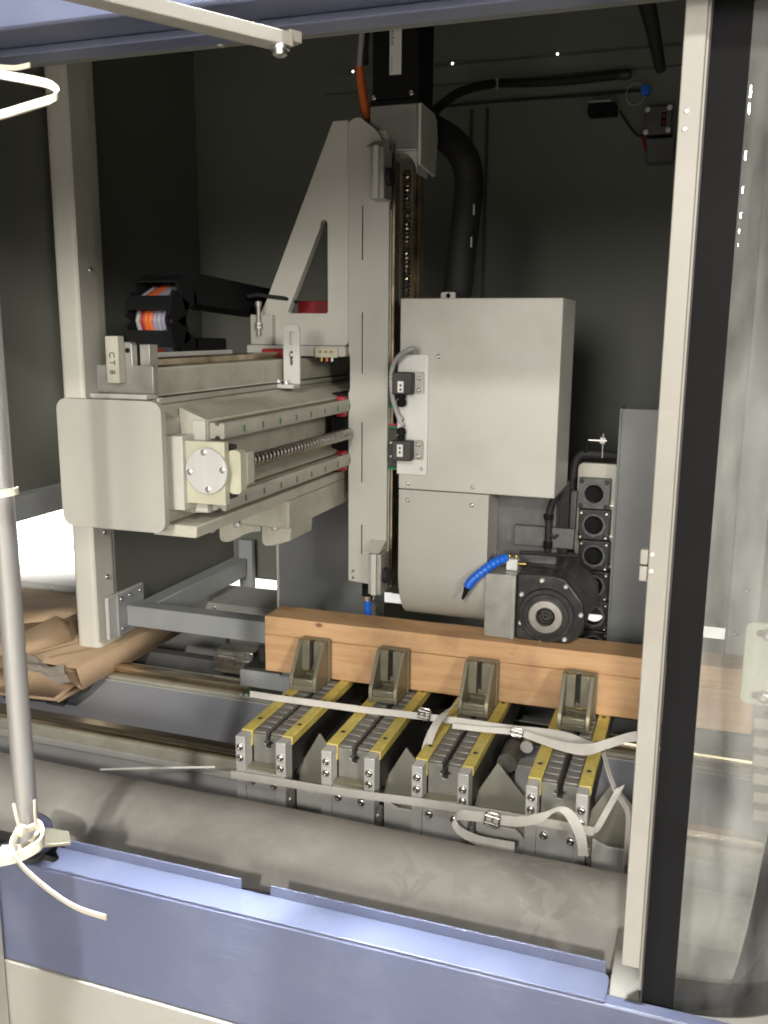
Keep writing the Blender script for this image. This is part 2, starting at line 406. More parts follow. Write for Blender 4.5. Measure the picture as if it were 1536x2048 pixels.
def screw(mb, c, ax, r=.006, h=.005):
    # button head with hex recess read as a ring
    c = V(c); ax = V(ax).normalized()
    mb.lathe(c, ax, [(-.002, r), (h*.5, r), (h*.85, r*.82), (h, r*.55), (h*.55, r*.5), (h*.5, .0)], 12)
    return mb
_screw_mesh = {}
def screws(parent, pts, ax, r=.006, h=.005, m='steel', name='bolt'):
    # alike screws share one mesh
    key = (tuple(ax), r, h, m)
    off = origin(parent)
    out = []
    for p in pts:
        if key not in _screw_mesh:
            o = obj(name, screw(MB(), off, ax, r, h), m, parent)
            _screw_mesh[key] = o.data
            o.location = V(p) - off
        else:
            o = bpy.data.objects.new(name, _screw_mesh[key]); COL.objects.link(o); o.parent = parent
            o.location = V(p) - off
        out.append(o)
    return out

def copy_tree(o, parent=None):
    c = o.copy(); COL.objects.link(c)
    if parent is not None: c.parent = parent
    for ch in list(o.children): copy_tree(ch, c)
    return c

# ================================================================ setting
def structure(name, mb, m, bevel=0):
    return tag(obj(name, mb, m, bevel=bevel), kind='structure')
structure('floor', MB().add([(-9, -14, 0), (9, -14, 0), (9, 9, 0), (-9, 9, 0)], [(0, 1, 2, 3)]), 'floor')

# machine housing: back wall with folded seams, left wall, right wall, ceiling
structure('back_wall', MB().box(-1.70, .62, 2.90, 2.94, .695, 2.62), 'wall')
bw = bpy.data.objects['back_wall']
for x in (-.685, -.735):
    obj('wall_seam', MB().box(x-.004, x+.004, 2.893, 2.90, .9 if x > -.7 else 2.0, 2.26), 'dark', bw)
obj('wall_rail', MB().box(-1.22, .62, 2.875, 2.90, 2.335, 2.385), 'wall', bw)
structure('left_wall', MB().box(-1.74, -1.70, 1.05, 2.94, 1.105, 2.62), 'wall')
obj('wall_rail', MB().box(-1.70, -1.66, 1.05, 2.90, 1.10, 1.165), 'frame', bpy.data.objects['left_wall'])
structure('right_wall', MB().box(.62, .66, 1.25, 2.94, .3, 2.62), 'wall')
structure('ceiling', MB().box(-1.74, .66, 1.06, 2.94, 2.62, 2.66), 'ceil')
# ================================================================ blue machine base with its ledge
t = thing('front_cabinet', 'lavender blue lower front of the machine with bright ledge and beige skirt', 'cabinet', (-.4, 1.07, 0))
obj('blue_panel', MB().box(-1.9, 1.0, 1.063, 1.085, .562, .748), 'blue', t, .003)
obj('skirt_panel', MB().box(-1.9, 1.0, 1.060, 1.085, .02, .5605), 'ivory', t, .002)
poly = [(-.945, 1.064)] + [(-.953 + .020*math.sin(a*PI/8), 1.064+.042*a/8) for a in range(1, 9)] + [(-.958, 1.118), (-.069, 1.118), (-.0635, 1.112), (-.062, 1.104), (-.064, 1.064)]
obj('ledge', MB().prism(poly, .7485, .7525, 'XY'), 'blue', t, .001)
obj('lip', MB().box(-.945, -.617, 1.1185, 1.1215, .728, .768), 'blue', t, .0008)
obj('lip', MB().box(-.568, -.068, 1.1185, 1.1215, .728, .768), 'blue', t, .0008)
obj('inner_sill', MB().box(-.062, .30, 1.086, 1.24, .70, .738), 'ivory', t, .003)
obj('back_skirt', MB().box(-1.9, 1.0, 1.19, 1.195, .02, .70), 'bed_dark', t)

# rolled grey apron behind the ledge
prof = [(1.32 + .15*math.cos(a), .601 + .15*math.sin(a)) for a in [math.radians(195 - 195*k/28) for k in range(29)]]
ap = MB(); nx = 60
ap.sheet([[(-1.85 + 2.85*i/nx, y + .0006*math.sin(i*.7+z*20), z + .0010*math.sin(i*.43 + y*7)) for (y, z) in prof] for i in range(nx+1)])
apo = obj('rolled_apron', ap, 'apron')
s = apo.modifiers.new('thick', 'SOLIDIFY'); s.thickness = .003
tag(apo, 'dusty grey rolled cover bulging between blue ledge and clamps', 'apron cover')

# header over the opening
t = thing('machine_header', 'lavender blue header beam across the top of the opening', 'header', (-.4, 1.0, 1.94))
obj('front_panel', MB().prism([(.962, 1.946), (.962, 2.55), (1.06, 2.55), (1.06, 1.946)], -2.0, 1.0, 'YZ'), 'blue', t, .004)
obj('lower_lip', MB().box(-2.0, 1.0, 1.022, 1.06, 1.936, 1.9455), 'blue', t, .0015)
obj('inner_beam', MB().box(-2.0, 1.0, 1.062, 1.10, 1.944, 2.62), 'wall', t, .002)
screws(t, [(-0.5926, 1.0750, 1.9424)], (0, -.3, -1), .006, .004)

# ================================================================ cream swing bar with bolt under the header
d = V((.51, .86, 0)).normalized(); sd = V((d.y, -d.x, 0))
e = V((-.458, .985, 1.9)); c = e - d*.30 + V((0, 0, .008)) - sd*.004
t = thing('stay_bar', 'flat cream metal bar running under the blue header to a bolt', 'bar', tuple(e))
obj('flat_bar', MB().obox(c, d*.30, sd*.013, V((0, 0, .0075))), 'ivory', t, .001)
b = MB(); b.lathe(e - d*.012 + V((0, 0, .001)), (0, 0, -1), [(0, .011), (.004, .011), (.0045, .0085), (.009, .008), (.011, .005), (.011, 0)], 18)
obj('bolt', b, 'steel', t)
obj('end_block', MB().obox(e + V((.0, .006, .013)), d*.008, sd*.010, V((0, 0, .006))), 'ivory', t, .001)

# ================================================================ chrome rod, zip ties and plastic strip at the left
rx, ry = -.9105, 1.0
t = thing('door_rod', 'round brushed metal rod standing upright at the left edge', 'rod', (rx, ry, .83))
obj('tube', MB().cyl((rx, ry, .832), (rx, ry, 2.1), .0160, n=28), 'rodsteel', t)
obj('foot_plate', MB().prism([(rx-.03, .985), (rx+.052, 1.03), (rx+.030, 1.055), (rx-.03, 1.05)], .826, .8315, 'XY'), 'bronze', t, .0008)
def ring(name, z, r, wd, label, tilt=0):
    pts = [(rx + r*math.cos(a), ry + r*math.sin(a), z + tilt*math.cos(a)) for a in [2*PI*k/24 for k in range(25)]]
    o = obj(name, MB().ribbon(pts, [(0, 0, wd)]*25, .003), 'zip')
    return tag(o, label, 'cable tie')
ring('cable_tie', 1.372, .0205, .010, 'cream plastic tie closed round the middle of the upright metal rod', .003)
# tie at the foot of the rod with its long tail
t = thing('cable_tie', 'cream plastic strip wound round the rod foot with a long hanging tail', 'cable tie', (rx, ry, .84))
lp = spline([(-0.9003, 0.9300, 0.8505), (-0.8639, 0.9300, 0.8662), (-0.8471, 0.9500, 0.8753), (-0.8609, 0.9750, 0.8724), (-0.8723, 0.9850, 0.8782), (-0.8809, 0.9850, 0.8821)], 6)
obj('strip', MB().ribbon(lp, [(0, 0, .016)]*len(lp), .004), 'zip', t)
lp2 = spline([(-0.9131, 0.9450, 0.8564), (-0.8905, 0.9500, 0.8598), (-0.8854, 0.9750, 0.8561), (-0.8778, 0.9800, 0.8694)], 5)
obj('strip', MB().ribbon(lp2, [(0, .012, .006)]*len(lp2), .004), 'zip', t)
lp3 = spline([(-0.8681, 0.9220, 0.8669), (-0.8765, 0.9300, 0.8807), (-0.8912, 0.9550, 0.8807), (-0.8907, 0.9650, 0.8831), (-0.8826, 0.9700, 0.8820), (-0.8740, 0.9750, 0.8857)], 6)
obj('strip', MB().ribbon(lp3, [(0, -.004, .009)]*len(lp3), .004), 'zip', t)
obj('buckle', MB().obox((-0.8863, 0.9600, 0.8844), (.0065, 0, 0), (0, .005, 0), (0, 0, .0075)), 'zip', t, .0015)
tl = spline([(-0.8660, 0.9200, 0.8809), (-0.8541, 0.9150, 0.8694), (-0.8305, 0.9100, 0.8577), (-0.7857, 0.9000, 0.8459), (-0.7460, 0.9000, 0.8318), (-0.7001, 0.9000, 0.8286)], 6)
obj('tail', MB().ribbon(tl, [(.002, -.004, .0105 + .001*math.sin(k*.2)) for k in range(len(tl))], .0025), 'zip', t)
for pts in ([(-0.8913, 0.9550, 0.9286), (-0.8879, 0.9550, 0.9074), (-0.8867, 0.9570, 0.8907)], [(-0.8670, 0.9700, 0.9309), (-0.8677, 0.9700, 0.9111), (-0.8694, 0.9720, 0.8899)]):
    q = spline(pts, 3); obj('tail_end', MB().ribbon(q, [(.003, 0, .001)]*len(q), .003), 'zip', t)
# plastic loop up in the left corner
lp = spline([(-0.7153, 0.8000, 1.8533), (-0.6908, 0.8000, 1.8472), (-0.6606, 0.8000, 1.8407), (-0.6340, 0.8000, 1.8341), (-0.6237, 0.8000, 1.8279), (-0.6194, 0.7900, 1.8180), (-0.6343, 0.7800, 1.8109), (-0.6683, 0.7700, 1.8014), (-0.6964, 0.7600, 1.7943)], 7)
o = obj('plastic_loop', MB().ribbon(lp, [(0, .002, .0085)]*len(lp), .003), 'zip')
tag(o, 'cream plastic strip bent into a loop in the upper left corner', 'strip')
o = obj('plastic_end', MB().ribbon(spline([(-0.8704, 1.0000, 1.9189), (-0.8399, 1.0000, 1.9148), (-0.8169, 1.0000, 1.9164)], 4), [(0, 0, .006)]*9, .002), 'zip')
tag(o, 'short dull plastic end hooked below the blue header, above the cream loop', 'strip')
# left door edge and its curved blue guide
t = thing('left_door', 'cream edge of the left sliding door beside the blue base', 'door', (-1.03, 1.02, 0))
obj('edge_profile', MB().box(-1.09, -1.0315, 1.03, 1.058, .02, .742), 'ivory', t, .002)
g = MB(); gp = [(-1.035 + .075*math.cos(a), 1.10 + .045*math.sin(a)) for a in [math.radians(100 - 125*k/16) for k in range(17)]]
g.sheet([[(x, y, z) for (x, y) in gp] for z in (.756, .79)])
go = obj('curved_guide', g, 'blue', t); go.modifiers.new('thick', 'SOLIDIFY').thickness = .004
g = MB(); g.prism([(-1.0 + .045*math.cos(a), 1.078 + .024*math.sin(a)) for a in [2*PI*k/28 for k in range(28)]], .7535, .760, 'XY')
obj('rubber_end', g, 'rubber', t, .002)

# ================================================================ right sliding door
t = thing('right_door', 'curved clear plastic door with black border and cream edge profile', 'door', (0, 1.09, .74))
pr = obj('edge_profile', MB().box(-.0468, -.0243, 1.07, 1.094, .805, 2.2), 'ivory', t, .0012)
obj('edge_bead', MB().box(-.0242, -.0213, 1.076, 1.094, .77, 2.2), 'ivory', t, .0006)
obj('edge_gasket', MB().box(-.0212, -.0196, 1.080, 1.094, .735, 2.2), 'darkseal', t, .0006)
screws(t, [(-0.0388, 1.0700, 1.8270), (-0.0396, 1.0700, 1.8092), (-0.0432, 1.0700, 1.3450), (-0.0431, 1.0700, 1.3253)], (0, -1, 0), .0032, .0015, 'alu')
obj('latch', MB().box(-.0565, -.0473, 1.072, 1.092, 1.332, 1.350), 'ivory', t, .0012)
obj('latch', MB().box(-.0565, -.0473, 1.072, 1.092, 1.312, 1.330), 'ivory', t, .0012)
curve = spline([(-.0194, 1.0953, 0), (.0195, 1.0975, 0), (.05, 1.1015, 0), (.078, 1.107, 0), (.108, 1.118, 0), (.136, 1.1345, 0), (.165, 1.160, 0)], 8)
ARC = [0]
for a, b in zip(curve, curve[1:]): ARC.append(ARC[-1] + (b-a).length)
def curved(z0, z1, i0, i1, off, th):
    mb = MB()
    nz = 2
    pts = []
    for i in range(i0, i1+1):
        p = curve[i]; d = (curve[min(i+1, len(curve)-1)] - curve[max(i-1, 0)]).normalized(); n = V((d.y, -d.x, 0))
        pts.append((p + n*off, p + n*(off+th)))
    vs = []; 
    for a, b in pts: vs += [(a.x, a.y, z0), (a.x, a.y, z1), (b.x, b.y, z1), (b.x, b.y, z0)]
    fs = [(4*i+k, 4*i+(k+1) % 4, 4*i+4+(k+1) % 4, 4*i+4+k) for i in range(len(pts)-1) for k in range(4)]
    e = 4*(len(pts)-1); fs += [(0, 1, 2, 3), (e+3, e+2, e+1, e)]
    return mb.add(vs, fs, True)
n = len(curve)-1
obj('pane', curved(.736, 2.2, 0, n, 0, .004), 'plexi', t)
kb = min(range(n+1), key=lambda i: abs(curve[i].x - .0195))
obj('black_border', curved(.737, 2.2, 0, kb, .0042, .0008), 'black', t)
obj('tinted_band', curved(.737, .787, kb, n, .0042, .0008), 'tint', t)
obj('bottom_channel', curved(.728, .7355, 0, n, -.004, .014), 'blue', t)

# ================================================================ left post
t = thing('frame_post', 'tall grey square post left of the beam end plate, screws down its edge', 'post', (-1.64, 2.17, .68))
obj('tube', MB().prism(rrect(-1.689, -1.606, 2.1075, 2.2275, .021, 5), .680, 2.60, 'XY'), 'post', t)
obj('cover_strip', MB().box(-1.6055, -1.601, 2.100, 2.178, .70, 2.60), 'post', t, .001)
screws(t, [(-1.601, 2.150, z) for z in (1.018, .886, .7525, 1.18, 1.75)], (1, 0, 0), .0075, .006)
# inner splash sheet and the angle bracket with its two tubes
o = obj('splash_sheet', MB().prism(rrect(2.184, 2.89, .735, 1.36, .045, 5, (0, 0, 1, 0)), -1.600, -1.594, 'YZ'), 'wall')
tag(o, 'dark rounded splash sheet behind the grey post, below the beam', 'sheet')
t = thing('angle_bracket', 'grey bolted angle bracket carrying two square tubes beside the post foot', 'bracket', (-1.575, 2.2, .76))
obj('plate', MB().box(-1.590, -1.578, 2.118, 2.295, .7045, .832), 'grey_sheet', t, .0015)
obj('face_plate', MB().box(-1.5775, -1.5705, 2.154, 2.286, .706, .829), 'frame', t, .0015)
obj('tube', MB().box(-1.570, -.45, 2.193, 2.25, .727, .790), 'frame', t, .003)
obj('tube', MB().box(-1.570, -1.512, 2.253, 2.84, .718, .784), 'frame', t, .003)
obj('tube_foot', MB().box(-1.545, -1.492, 2.845, 2.868, .655, .85), 'frame', t, .0015)
screws(t, [(-1.5705, y, z) for y, z in ((2.170, .8155), (2.170, .7255), (2.2125, .817), (2.265, .8185))], (1, 0, 0), .006, .0045)

# ================================================================ depth beam with end plate, rails, ball screw
t = thing('gantry_beam', 'cream cast beam running into the machine with rounded end plate and ball screw', 'machine beam', (-.96, 1.31, 1.36))
obj('end_plate', MB().prism(rrect(-1.060, -.850, 1.253, 1.478, .020, 6), 1.308, 1.322, 'XZ'), 'cream_plate', t, .0012)
obj('casting', MB().prism([(-1.045, 1.262), (-.868, 1.262), (-.868, 1.44), (-.892, 1.468), (-1.045, 1.468)], 1.323, 2.75, 'XZ'), 'cream_dirty', t, .004)
tb = MB(); tb.prism([(-1.0, 1.4685), (-.888, 1.4685), (-.888, 1.479), (-.898, 1.482), (-.898, 1.530), (-1.0, 1.530)], 1.362, 2.75, 'XZ')
obj('rail_base', tb, 'cream_dirty', t, .002)
obj('oil_edge', MB().box(-.8995, -.8865, 1.372, 2.7, 1.4795, 1.4815), 'dark', t)
obj('top_rail', MB().box(-.968, -.925, 1.40, 2.75, 1.5305, 1.545), 'rail', t, .002)
obj('rail_cover', MB().box(-.990, -.981, 1.50, 1.80, 1.531, 1.552), 'alu', t, .0008)
# stop block on the beam end
sb = obj('stop_block', MB().prism([(-1.0, 1.487), (-.886, 1.487), (-.886, 1.5345), (-.926, 1.5345), (-.926, 1.570)] + [(-.930, 1.574), (-.972, 1.574), (-.976, 1.570)] + [(-.976, 1.5345), (-1.0, 1.5345)], 1.345, 1.361, 'XZ'), 'jaw', t, .0012)
obj('stop_pin', MB().box(-.965, -.940, 1.325, 1.3445, 1.505, 1.584), 'cream_dirty', sb, .0015)
for dx, z in ((-.9695, 1.560), (-.934, 1.560)):
    obj('bolt_hole', MB().cyl((dx, 1.3455, z), (dx, 1.343, z), .0042, n=12), 'black', sb)
obj('rear_lug', MB().box(-.924, -.904, 1.365, 1.39, 1.5310, 1.570), 'jaw', t, .001)
obj('seat_strip', MB().box(-1.003, -.890, 1.328, 1.360, 1.4785, 1.4865), 'cream', t, .001)
# engraved marks on the stop pin
for zz, sh in ((1.5525, 'C'), (1.5395, 'T'), (1.5235, '8')):
    cu = bpy.data.curves.new('mark', 'FONT'); cu.body = sh; cu.size = .015; cu.extrude = .0004; cu.align_x = 'CENTER'; cu.align_y = 'CENTER'
    to = bpy.data.objects.new('mark', cu); COL.objects.link(to); to.parent = sb
    to.location = V((-.9525, 1.3245, zz)) - origin(sb); to.rotation_euler = (PI/2, PI/2 if sh != 'T' else PI/2, 0)
    to.data.materials.append(M['ink'])
for zc, nm in ((1.4225, 'upper'), (1.2945, 'lower')):
    obj('rail_ledge', MB().prism([(-.868, zc-.022), (-.812, zc-.018), (-.812, zc+.0185), (-.868, zc+.040)], 1.392, 2.75, 'XZ'), 'cream_dirty', t, .0025)
    obj('ledge_nose', MB().box(-.838, -.8125, 1.386, 1.3915, zc-.016, zc+.018), 'cream', t, .001)
    rp = [(-.8115, zc-.014), (-.803, zc-.014), (-.800, zc-.009), (-.794, zc-.009), (-.7915, zc-.014), (-.785, zc-.014), (-.783, zc-.010),
          (-.783, zc+.010), (-.785, zc+.014), (-.7915, zc+.014), (-.794, zc+.009), (-.800, zc+.009), (-.803, zc+.014), (-.8115, zc+.014)]
    for k in range(9):
        y0 = 1.400 + .075*k
        r = obj('linear_rail', MB().prism(rp, y0, y0 + .0742 if k < 8 else 2.75, 'XZ'), 'railgrey', t, .0005)
        if k: obj('green_dot', MB().box(-.7828, -.7822, y0 - .004, y0 + .001, zc-.008, zc+.004), 'green', t)
    obj('oil_film', MB().box(-.8118, -.7995, 1.405, 2.70, zc+.0142, zc+.0152), 'oil', t)
bk = obj('bearing_block', MB().box(-.867, -.834, 1.345, 1.42, 1.288, 1.417), 'cream', t, .0015)
obj('bearing_plate', MB().box(-.8395, -.7595, 1.356, 1.372, 1.300, 1.409), 'yellowed', t, .0012)
obj('bearing_housing', MB().box(-.833, -.765, 1.3725, 1.412, 1.306, 1.40), 'dark', t, .0015)
cp = MB(); cp.lathe((-.7925, 1.3555, 1.3590), (0, -1, 0), [(0, .040), (.0045, .040), (.0055, .039), (.0055, 0)], 40)
obj('bearing_cap', cp, 'alu', t)
screws(t, [(-.7925 + .032*math.cos(a), 1.350, 1.359 + .032*math.sin(a)) for a in (PI/2+.1, PI+.1, 3*PI/2+.1, .1)], (0, -1, 0), .0052, .0025)
obj('side_lug', MB().prism(rrect(-.7625, -.7385, 1.318, 1.394, .008, 4), 1.3735, 1.395, 'XZ'), 'yellowed', t, .001)
obj('nut_housing', MB().box(-.762, -.738, 1.3955, 1.425, 1.330, 1.388), 'cream_dirty', t, .003)
# ball screw: shaft with a helical thread
sx, sz = -.785, 1.357
core = MB().cyl((sx, 1.426, sz), (sx, 2.70, sz), .0095, n=14)
so = obj('ball_screw', core, 'steel', t)
hp = MB(); hp.sheet([[(sx + (.0105 + .0028*max(0, math.cos(2*PI*(k/8 - j/18))))*math.cos(2*PI*j/18), 1.428 + .016*k/8, sz + (.0105 + .0028*max(0, math.cos(2*PI*(k/8 - j/18))))*math.sin(2*PI*j/18)) for j in range(19)] for k in range(8*42)])
obj('screw_thread', hp, 'steel', so)
# lower apron casting with rounded lugs under the beam
obj('foot_casting', MB().prism([(-.90, 1.2405), (-.812, 1.2405), (-.812, 1.262), (-.90, 1.2615)], 1.345, 2.6, 'XZ'), 'cream_dirty', t, .003)
obj('foot_slab', MB().box(-.93, -.812, 1.72, 2.6, 1.180, 1.2395), 'cream_dirty', t, .003)
for lg in ([(-.990, 1.1795), (-.990, 1.143), (-.987, 1.137), (-.981, 1.134), (-.966, 1.135), (-.950, 1.142), (-.93, 1.154), (-.905, 1.163), (-.889, 1.165), (-.889, 1.1795)],
           [(-.886, 1.1795), (-.886, 1.143), (-.883, 1.137), (-.877, 1.134), (-.862, 1.135), (-.846, 1.140), (-.818, 1.150), (-.815, 1.1795)]):
    obj('lug', MB().prism(lg, 1.735, 1.85, 'XZ'), 'cream_dirty', t, .002)
obj('slab_web', MB().box(-.985, -.9305, 1.74, 2.5, 1.18, 1.239), 'cream_dirty', t, .002)
screws(t, [(-.832, y, 1.2400) for y in (1.43, 1.55, 1.68)] + [(-.94, 1.73, 1.1795), (-.85, 1.73, 1.1795)], (0, 0, -1), .008, .008, 'alu')

# tall grey plate under the beam
t = thing('support_plate', 'tall plain grey plate standing behind the left end of the timber', 'plate', (-1.0, 2.3, .7))
obj('sheet', MB().box(-1.118, -.80, 2.300, 2.306, .55, 1.20), 'guard', t)
obj('flange', MB().box(-1.126, -1.1185, 2.295, 2.34, .55, 1.20), 'grey_sheet', t, .001)

# ================================================================ vertical column riding on the beam
t = thing('vertical_axis', 'cream upright slide with slotted front plate and triangular gusset', 'machine column', (-.75, 2.0, 1.0))
fp = [(-.787, .996), (-.706, .990), (-.690, .990), (-.690, 1.98), (-.722, 2.028), (-.745, 2.0445), (-.757, 2.055), (-.770, 2.056), (-.780, 2.052), (-.787, 2.046), (-.787, 1.545), (-.783, 1.535), (-.783, 1.46), (-.787, 1.45)]
holes = []
for a, b in ((1.870, 1.752), (1.636, 1.496), (1.384, 1.240), (1.137, 1.065)):
    holes.append([(-.7545, b), (-.7515, b), (-.7515, a), (-.7545, a)])
for z in (1.0205, .998+.006):
    holes.append(circ(-.7752, z if z > 1.01 else .9995+.004, .0035, 10))
obj('front_plate', MB().prism(fp, 2.0, 2.012, 'XZ', holes), 'cream', t, .0012)
obj('body', MB().box(-.785, -.700, 2.0125, 2.27, 1.0, 2.03), 'cream_dirty', t, .002)
obj('oil_edge', MB().box(-.6990, -.6885, 2.0123, 2.0162, .995, 1.86), 'yellowed', t)
obj('slot_back', MB().box(-.770, -.730, 2.0122, 2.0124, 1.0, 2.0), 'black', t)
gp = [(-.7885, 2.0535), (-.826, 2.0535), (-.9985, 1.664), (-1.0335, 1.598), (-1.0345, 1.5595), (-.800, 1.5595), (-.7935, 1.5615), (-.7895, 1.566), (-.7885, 1.574)]
gh = [(-.8405, 1.832)] + [(-.849 + .0085*math.cos(a), 1.834 + .0085*math.sin(a)) for a in [PI*k/6 for k in range(7)]] + [(-.8575, 1.828), (-.943, 1.638), (-.939, 1.6335), (-.8445, 1.6335), (-.8405, 1.638)]
obj('gusset', MB().prism(gp, 2.004, 2.028, 'XZ', [gh]), 'cream', t, .0015)
obj('saddle', MB().prism(rrect(-1.0425, -.7885, 1.535, 1.5590, .004, 3), 1.985, 2.22, 'XZ'), 'cream', t, .002)
obj('red_cover', MB().box(-.96, -.80, 2.10, 2.13, 1.5605, 1.665), 'red', t, .002)
obj('carriage', MB().box(-.985, -.905, 2.03, 2.15, 1.5320, 1.5345), 'black', t)
obj('rail_wiper', MB().box(-.975, -.918, 1.925, 1.984, 1.5335, 1.552), 'red', t, .004)
obj('grease_cap', MB().cyl((-.917, 1.945, 1.540), (-.905, 1.945, 1.540), .007, n=12), 'red', t)
for zc in (1.4225, 1.2945):
    obj('rail_wiper', MB().box(-.808, -.7875, 1.972, 1.998, zc-.026, zc+.022), 'red', t, .004)
obj('carriage_block', MB().box(-.83, -.7885, 2.0, 2.2, 1.27, 1.45), 'black', t)
# slides on the right side of the column
for y in (2.0165, 2.205):
    rp = [(-.6995, y), (-.6995, y+.034), (-.694, y+.034), (-.691, y+.027), (-.687, y+.034), (-.682, y+.034), (-.682, y), (-.687, y), (-.691, y+.007), (-.694, y)]
    obj('slide_rail', MB().prism(rp, .985, 2.0, 'XY'), 'rail', t)
cs = obj('lead_screw', MB().cyl((-.686, 2.118, 1.0), (-.686, 2.118, 1.96), .0075, n=12), 'dark', t)
hp = MB(); hp.tube([(-.686 + .0085*math.cos(2*PI*k/10), 2.118 + .0085*math.sin(2*PI*k/10), 1.67 + .0095*k/10) for k in range(300)], .0026, 5)
obj('screw_thread', hp, 'rail', cs)
# head of the column
hd = obj('bearing_head', MB().box(-.744, -.632, 2.018, 2.15, 1.984, 2.082), 'jaw', t, .003)
obj('head_side', MB().prism([(2.018, 1.955), (2.135, 1.945), (2.15, 2.03), (2.14, 2.07), (2.12, 2.080), (2.018, 2.082)], -.6315, -.6235, 'YZ'), 'cream', hd, .002)
obj('head_foot', MB().prism([(-.700, 1.9835), (-.633, 1.9835), (-.633, 1.935)] + [(-.633 - .045*(1-math.cos(a)), 1.935 + .048*math.sin(a)) for a in [PI/2*k/6 for k in range(1, 7)]], 2.02, 2.10, 'XZ'), 'cream', hd, .001)
mt = obj('motor', MB().box(-.742, -.633, 2.026, 2.140, 2.094, 2.42), 'black', t, .006)
obj('motor_flange', MB().box(-.745, -.630, 2.022, 2.144, 2.0825, 2.0935), 'black', mt, .002)
screws(mt, [(-.735, 2.0225, 2.099), (-.648, 2.0225, 2.103)], (0, -1, 0), .006, .005)
lb = obj('rating_label', MB().box(-.7005, -.6735, 2.0250, 2.0258, 2.144, 2.30), 'label', mt)
pr = MB()
for k in range(11):
    x0 = -.697 + .0016*(k % 2); pr.box(x0, x0+.003 + .002*(k % 3 == 0), 2.0245, 2.0248, 2.205 + .0042*k, 2.2075 + .0042*k)
for k in range(6):
    pr.box(-.696, -.6945, 2.0245, 2.0248, 2.152 + .005*k, 2.155 + .005*k)
tag(obj('small_print', pr, 'ink', lb), kind='stuff')
obj('blue_plug', MB().cyl((-0.7741, 2.1000, 0.9241), (-0.7711, 2.1000, 0.8522), .0095, n=12), 'bluehose', t)
obj('plug_collar', MB().cyl((-0.7742, 2.1000, 0.9321), (-0.7741, 2.1000, 0.9201), .017, n=16), 'steel', t)
obj('plug_stem', MB().cyl((-0.7744, 2.1000, 0.9849), (-0.7742, 2.1000, 0.9321), .014, n=12), 'black', t)
obj('lower_bracket', MB().prism([(-.722, .93), (-.678, .93), (-.674, 1.0), (-.716, 1.0)], 2.14, 2.20, 'XZ'), 'dark', t, .002)
# front guide shoes
for (z0, z1, dz) in ((1.876, 1.982, 0), (.984, 1.082, 0)):
    gb = obj('guide_shoe', MB().box(-.716, -.684, 1.945, 1.9995, z0, z1), 'jaw', t, .0015)
    obj('shoe_bar', MB().box(-.706, -.6935, 1.9365, 1.9445, z0, z1+.002), 'cream', gb, .0015)
    obj('shoe_bracket', MB().prism([(1.999, z1+.022), (1.999, z1+.002), (1.946, z1+.002)], -.727, -.690, 'YZ'), 'cream', gb, .0008)
    obj('rubber_stop', MB().cyl((-.6835, 1.970, (z0+z1)/2-.006), (-.674, 1.970, (z0+z1)/2-.006), .019, n=24), 'rubber', gb)
# terminal strip on the saddle
tm = obj('terminal_strip', MB().box(-.862, -.806, 1.976, 1.9845, 1.533, 1.556), 'yellowed', t, .001)
for k in range(3):
    obj('terminal_hole', MB().cyl((-.848 + .014*k, 1.9765, 1.546), (-.848 + .014*k, 1.9755, 1.546), .0035, n=10), 'brass', tm)
    obj('wire_end', MB().cyl((-.846 + .013*k, 1.980, 1.5325), (-.846 + .013*k, 1.980, 1.524), .003, n=8), ('brass', 'orange', 'label')[k], tm)
# slotted stop bracket and sensor rod
br = obj('stop_bracket', MB().prism(rrect(-.8872, -.8478, 1.478, 1.606, .012, 5, (1, 1, 0, 0)), 1.860, 1.866, 'XZ', [rrect(-.872, -.8645, 1.562, 1.592, .0037, 4), rrect(-.872, -.8645, 1.518, 1.550, .0037, 4)]), 'grey_sheet', t, .0006)
screws(br, [(-.8682, 1.860, 1.5415)], (0, -1, 0), .005, .004, 'steel')
obj('bracket_foot', MB().box(-.900, -.850, 1.83, 1.866, 1.4692, 1.4776), 'grey_sheet', br, .001)
screws(br, [(-.891, 1.842, 1.4776), (-.872, 1.842, 1.4776)], (0, 0, 1), .005, .010, 'alu')
sr = MB(); sr.cyl((-1.005, 1.975, 1.580), (-1.005, 1.975, 1.655), .0048, n=12); sr.cyl((-1.005, 1.975, 1.648), (-1.005, 1.975, 1.66), .0075, n=12)
sr.cyl((-1.005, 1.975, 1.606), (-1.005, 1.975, 1.611), .0088, n=6); sr.cyl((-1.005, 1.975, 1.598), (-1.005, 1.975, 1.603), .0088, n=6)
obj('sensor_rod', sr, 'jaw', t)
obj('sensor_cable', MB().tube(spline([(-1.04, 1.99, 1.672), (-1.015, 1.992, 1.676), (-.985, 1.997, 1.672), (-.95, 2.0, 1.668), (-.93, 2.03, 1.66)], 5), .0045, 8), 'rubber', t)
obj('sensor_bracket', MB().box(-1.032, -.975, 1.984, 2.003, 1.560, 1.630), 'cream', t, .002)

